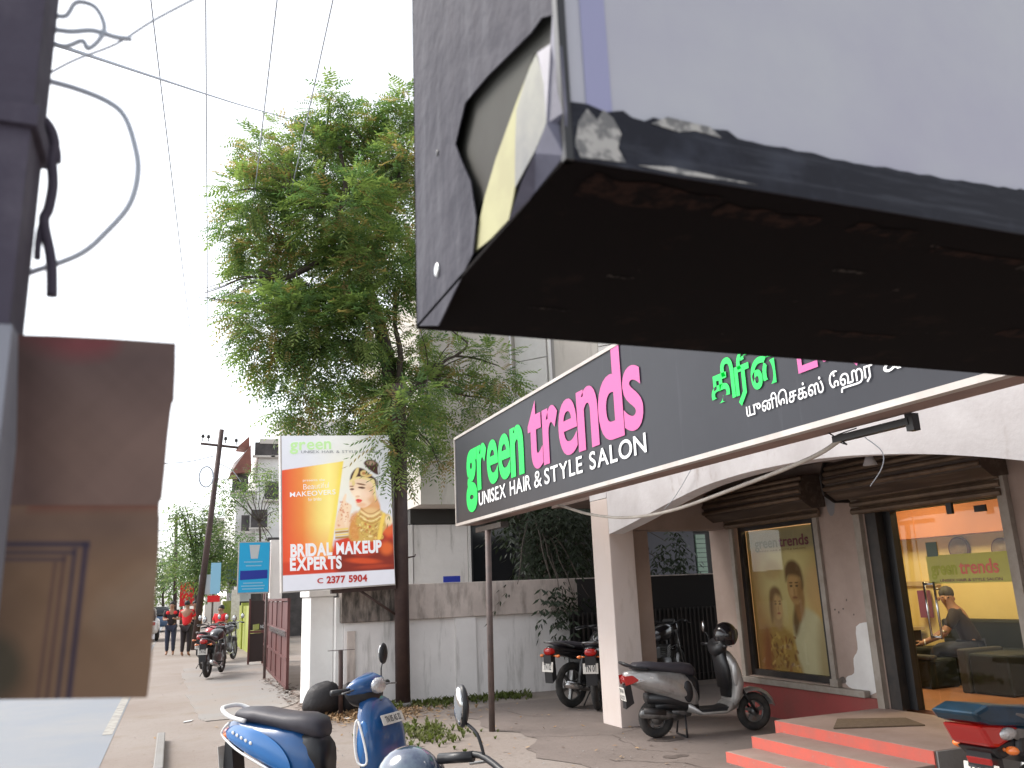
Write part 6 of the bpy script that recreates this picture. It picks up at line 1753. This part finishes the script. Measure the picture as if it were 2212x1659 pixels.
part('rivet', MB().ball(tuple(LP(600, 300, -.001)), .001, .003, .004, 12, 8), M['black'], lb)
ba = P(2205, 800, y=.85)
part('support_post', MB().box(1.71, 1.79, .66, .74, 0, 2.9), M['black'], lb)
part('mounting_arm', MB().box(1.28, 1.7, .86, .9, 1.86, 1.905), M['black'], lb)

np_ = thing('roadside_pole', 'near purple grey concrete pole at the left edge with cable loops', 'pole', (-.3, .65, 0))
xe = -.1
part('upper_section', MB().box(-.42, xe, .55, .6, P(30, 700, y=.55).z, 3.0), M['nearpole'], np_)
zj = P(30, 930, y=.55).z
part('lower_section', MB().box(-.42, xe + .002, .548, .602, 0, zj - .0003), M['nearpole2'], np_)
part('lower_section', MB().box(-.42, xe + .002, .548, .602, zj, P(30, 700, y=.55).z - .001), M['nearpole2'], np_)
zc = P(90, 255, y=.55).z
part('clamp', MB().box(-.425, xe + .004, .545, .606, zc - .008, zc + .006), M['nearpole'], np_)


def near(name, pts, r, mt, label, y=.6):
    return hang(name, [P(a, b, y=y) for a, b in pts], r, mt, label, 'cable', n=8)


near('cable_loop', [(85, 170), (160, 190), (230, 218), (268, 250), (290, 310), (298, 370), (280, 440), (230, 500), (170, 550), (60, 590)], .0022, M['cablegrey'], 'big pale cable loop bulging out from the near pole', .62)
near('cable_loop', [(95, 25), (140, 35), (165, 5), (205, 15), (225, 55), (215, 85), (190, 105), (178, 88), (140, 100), (95, 88)], .0018, M['cablegrey'], 'small tangled cable loop at the top of the near pole')
near('cable_loop', [(95, 60), (150, 68), (200, 66), (250, 80), (285, 84)], .002, M['cablegrey'], 'short cable end sticking out from the near pole')
near('thin_cord', [(95, 165), (160, 130), (250, 95), (330, 45), (430, -8)], .0011, M['cablegrey'], 'faint thin cord slanting up right from the near pole', .7)
near('cable_bundle', [(85, 250), (108, 275), (118, 310), (112, 345), (114, 400), (105, 450), (95, 480), (110, 560), (112, 640)], .0035, M['nearpole'], 'dark frayed rope hanging beside the near pole')
near('cable_bundle', [(88, 262), (100, 300), (122, 315), (125, 350), (112, 330), (108, 420), (86, 500), (80, 560)], .0022, M['nearpole'], 'second dark frayed strand hanging beside the near pole')

cb = thing('cardboard_sheet', 'large brown folded cardboard sheet tied behind the near pole', 'cardboard', (-.1, .62, 1.5))
YC = .62


def CP(a, b, o=0.0): return P(a, b, y=YC + o)


up_ = [(20, 722), (120, 725), (240, 731), (380, 741), (379, 800), (376, 866), (372, 872), (369, 890), (362, 950), (356, 1020), (350, 1075), (341, 1092), (20, 1092)]
lo_ = [(-60, 1091), (340, 1091), (345, 1118), (343, 1180), (337, 1260), (331, 1370), (326, 1440), (318, 1506), (200, 1507), (100, 1510), (-60, 1512)]
M['cardbase'] = mat('cardboard_edge', (0.16, 0.105, 0.07), 0.9)


def bend(b): return -.05 * max(0, 1094 - b) / 370


def sheetp(nm, outline, ops, seed):
    # outline in photo pixels at the sheet's own distance, filled by a fine mesh coloured with print, stains and shade
    x0, x1 = min(p[0] for p in outline), max(p[0] for p in outline); y0, y1 = min(p[1] for p in outline), max(p[1] for p in outline)
    n_ = len(outline)
    part('backing', MB().add([P(a, b, y=YC + bend(b) + .0008) for a, b in outline] + [P(a, b, y=YC + bend(b) + .005) for a, b in outline], [tuple(range(n_)), tuple(range(2 * n_ - 1, n_ - 1, -1))] + [(i, i + n_, (i + 1) % n_ + n_, (i + 1) % n_) for i in range(n_)]), M['cardbase'], cb, clean=True)
    nx, ny = 110, 130
    def edge(y, lo):
        xs = []
        for i in range(n_):
            (ax, ay), (bx, by) = outline[i], outline[(i + 1) % n_]
            if (ay - y) * (by - y) <= 0 and ay != by: xs.append(ax + (bx - ax) * (y - ay) / (by - ay))
        return (min(xs) if lo else max(xs)) if xs else None
    p_ = Print(1, 1, nx, ny, (.2, .13, .085))
    px = np.zeros((ny, nx)); py = np.zeros((ny, nx))
    top_l, top_r = outline[0], max((p for p in outline if p[1] < y0 + 25), key=lambda p: p[0])
    for j in range(ny):
        f = j / (ny - 1)
        # follow the slightly slanting top and bottom edges
        ytl, ytr = (outline[0][1], top_r[1])
        for i in range(nx):
            g = i / (nx - 1)
            yy = (ytl + (ytr - ytl) * g) * (1 - f) + (y1 - (5 * g if y1 > 1200 else 0)) * f
            ye = min(max(yy, y0 + 20.5), y1 - 6.5)
            xl_, xr_ = edge(ye, True), edge(ye, False)
            px[j, i] = xl_ + (xr_ - xl_) * g; py[j, i] = yy
    p_.X, p_.Y = px, py
    ops(p_)
    p_.noise(.1, .02, seed)
    cam_ = np.array(CAM_W)
    v = np.stack([px - CXP, py - CYP, np.full_like(px, FPX)], -1) @ cam_.T
    dd = YC + np.where(py < 1094, -.05 * (1094 - py) / 370, 0)
    pts = v * (dd / v[..., 1])[..., None] + np.array((0, 0, CAMZ))
    p_.build(nm, (0, 0, 0), (0, 0, 0), (0, 0, 0), cb, 0, .9, wob=lambda q, X, Y: pts)


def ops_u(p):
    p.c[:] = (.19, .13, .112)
    p.poly([(-80, 700), (420, 700), (420, 850), (-80, 850)], (.105, .075, .075), 120)  # shade of the tilted flap painted in, darker towards the top
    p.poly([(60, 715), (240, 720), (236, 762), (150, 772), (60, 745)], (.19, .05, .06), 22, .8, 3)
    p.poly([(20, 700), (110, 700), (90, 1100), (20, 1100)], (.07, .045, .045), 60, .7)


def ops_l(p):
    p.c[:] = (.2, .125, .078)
    p.poly([(-90, 1085), (420, 1085), (420, 1180), (-90, 1180)], (.145, .095, .075), 60)  # shade below the fold painted into the board colour
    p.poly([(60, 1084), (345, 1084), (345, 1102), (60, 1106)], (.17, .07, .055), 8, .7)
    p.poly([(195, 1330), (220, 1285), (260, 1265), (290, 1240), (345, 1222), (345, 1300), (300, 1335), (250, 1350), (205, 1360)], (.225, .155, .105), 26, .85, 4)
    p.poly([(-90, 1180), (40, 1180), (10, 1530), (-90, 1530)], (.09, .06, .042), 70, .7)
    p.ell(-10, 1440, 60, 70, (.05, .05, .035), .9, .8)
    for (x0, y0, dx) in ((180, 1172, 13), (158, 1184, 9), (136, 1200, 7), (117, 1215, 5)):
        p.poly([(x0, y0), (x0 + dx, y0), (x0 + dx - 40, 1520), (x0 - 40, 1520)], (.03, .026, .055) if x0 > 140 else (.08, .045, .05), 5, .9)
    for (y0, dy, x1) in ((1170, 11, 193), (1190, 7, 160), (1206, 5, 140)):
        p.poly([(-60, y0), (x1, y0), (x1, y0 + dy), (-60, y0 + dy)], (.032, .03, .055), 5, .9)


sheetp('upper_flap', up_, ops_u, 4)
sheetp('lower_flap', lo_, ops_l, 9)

# ================================================================== WEEDS, LITTER
rnd = random.Random(5)


def weeds(label, zone, n_, h, mt, seed, spread=.03):
    r_ = random.Random(seed)
    mb = MB()
    for _ in range(n_):
        x, y = zone(r_)
        hh = h * r_.uniform(.4, 1.2)
        for _k in range(5):
            a = r_.uniform(0, 6.28); l = r_.uniform(.3, 1) * hh
            d = Vector((math.cos(a), math.sin(a), 0)); w_ = Vector((-d.y, d.x, 0)) * (.008 + .01 * r_.random())
            p0 = Vector((x, y, 0)); p1 = p0 + d * l * .3 + Vector((0, 0, l * .7)); p2 = p0 + d * l * .75 + Vector((0, 0, l))
            mb.add([p0 - w_ * .4, p0 + w_ * .4, p1 + w_, p1 - w_, p2], [(0, 1, 2, 3), (3, 2, 4)], 0)
    o_ = part('weeds', mb, mt)
    return tag(o_, label, 'weeds', kind='stuff')


weeds('green weeds growing along the foot of the compound wall', lambda r: (r.uniform(3.0, 5.2), 12.95 - abs(r.gauss(0, .25))), 380, .1, M['weed'], 1)
weeds('patch of low green weeds on the dirt before the sign post', lambda r: (r.gauss(2.75, .3), r.gauss(10.2, .4)), 260, .09, M['weed'], 2)
weeds('dry yellow tufts on the dirt left of the steel pole', lambda r: (r.gauss(2.5, .5), r.gauss(12.3, .3)), 300, .08, M['dry'], 3)


def litter(label, zone, n_, s, mt, seed, name='leaf_litter', cat='leaf litter'):
    r_ = random.Random(seed); mb = MB()
    for _ in range(n_):
        x, y = zone(r_)
        a = r_.uniform(0, 6.28); q = s * r_.uniform(.5, 1.4)
        d = Vector((math.cos(a), math.sin(a), r_.uniform(-.3, .3))) * q; e = Vector((-math.sin(a), math.cos(a), r_.uniform(-.4, .4))) * q * .4
        c = Vector((x, y, .012 + .5 * q * r_.random()))
        mb.add([c - d, c + e, c + d, c - e], [(0, 1, 2, 3)])
    return tag(part(name, mb, mt), label, cat, kind='stuff')


litter('brown dry leaf litter scattered around the pole and bundle', lambda r: (r.gauss(2.5, .6), r.gauss(12.2, .4)), 1500, .035, M['dry'], 4)
litter('thin scatter of dry leaves over the forecourt', lambda r: (r.uniform(1, 6), r.uniform(6, 12)), 260, .025, M['dry'], 6)
litter('small stones and grit over the dirt verge', lambda r: (r.uniform(-.4, 5), r.uniform(5, 22)), 900, .014, M['concrete'], 7, 'gravel', 'gravel')
litter('dirt clods fallen along the gate gutter', lambda r: (1.95 + r.gauss(0, .12), r.uniform(13.2, 19)), 260, .05, mat('clod', (0.1, 0.065, 0.05), 0.95), 8, 'clods', 'dirt')
for k, (a, b) in enumerate(((693, 1615), (687, 1560))):
    pass
pp_ = P(690, 1558, z=.02)
tag(part('paper_scrap', MB().prism([(2.2, 11.9, .012), (2.34, 11.95, .012), (2.36, 12.02, .012), (2.22, 12.0, .012)], (0, 0, .01)), M['trim'], clean=True), 'white paper scrap lying before the black bundle', 'litter')
q = P(405, 1560, z=0.01)
tag(part('paper_scrap', MB().prism([(q.x - .06, q.y, .008), (q.x + .05, q.y + .08, .008), (q.x + .08, q.y + .2, .008), (q.x - .04, q.y + .1, .008)], (0, 0, .006)), M['trim'], clean=True), 'white paper scrap lying on the bare dirt near the road', 'litter')
print('done', len(bpy.data.objects), sum(len(m_.polygons) for m_ in bpy.data.meshes))
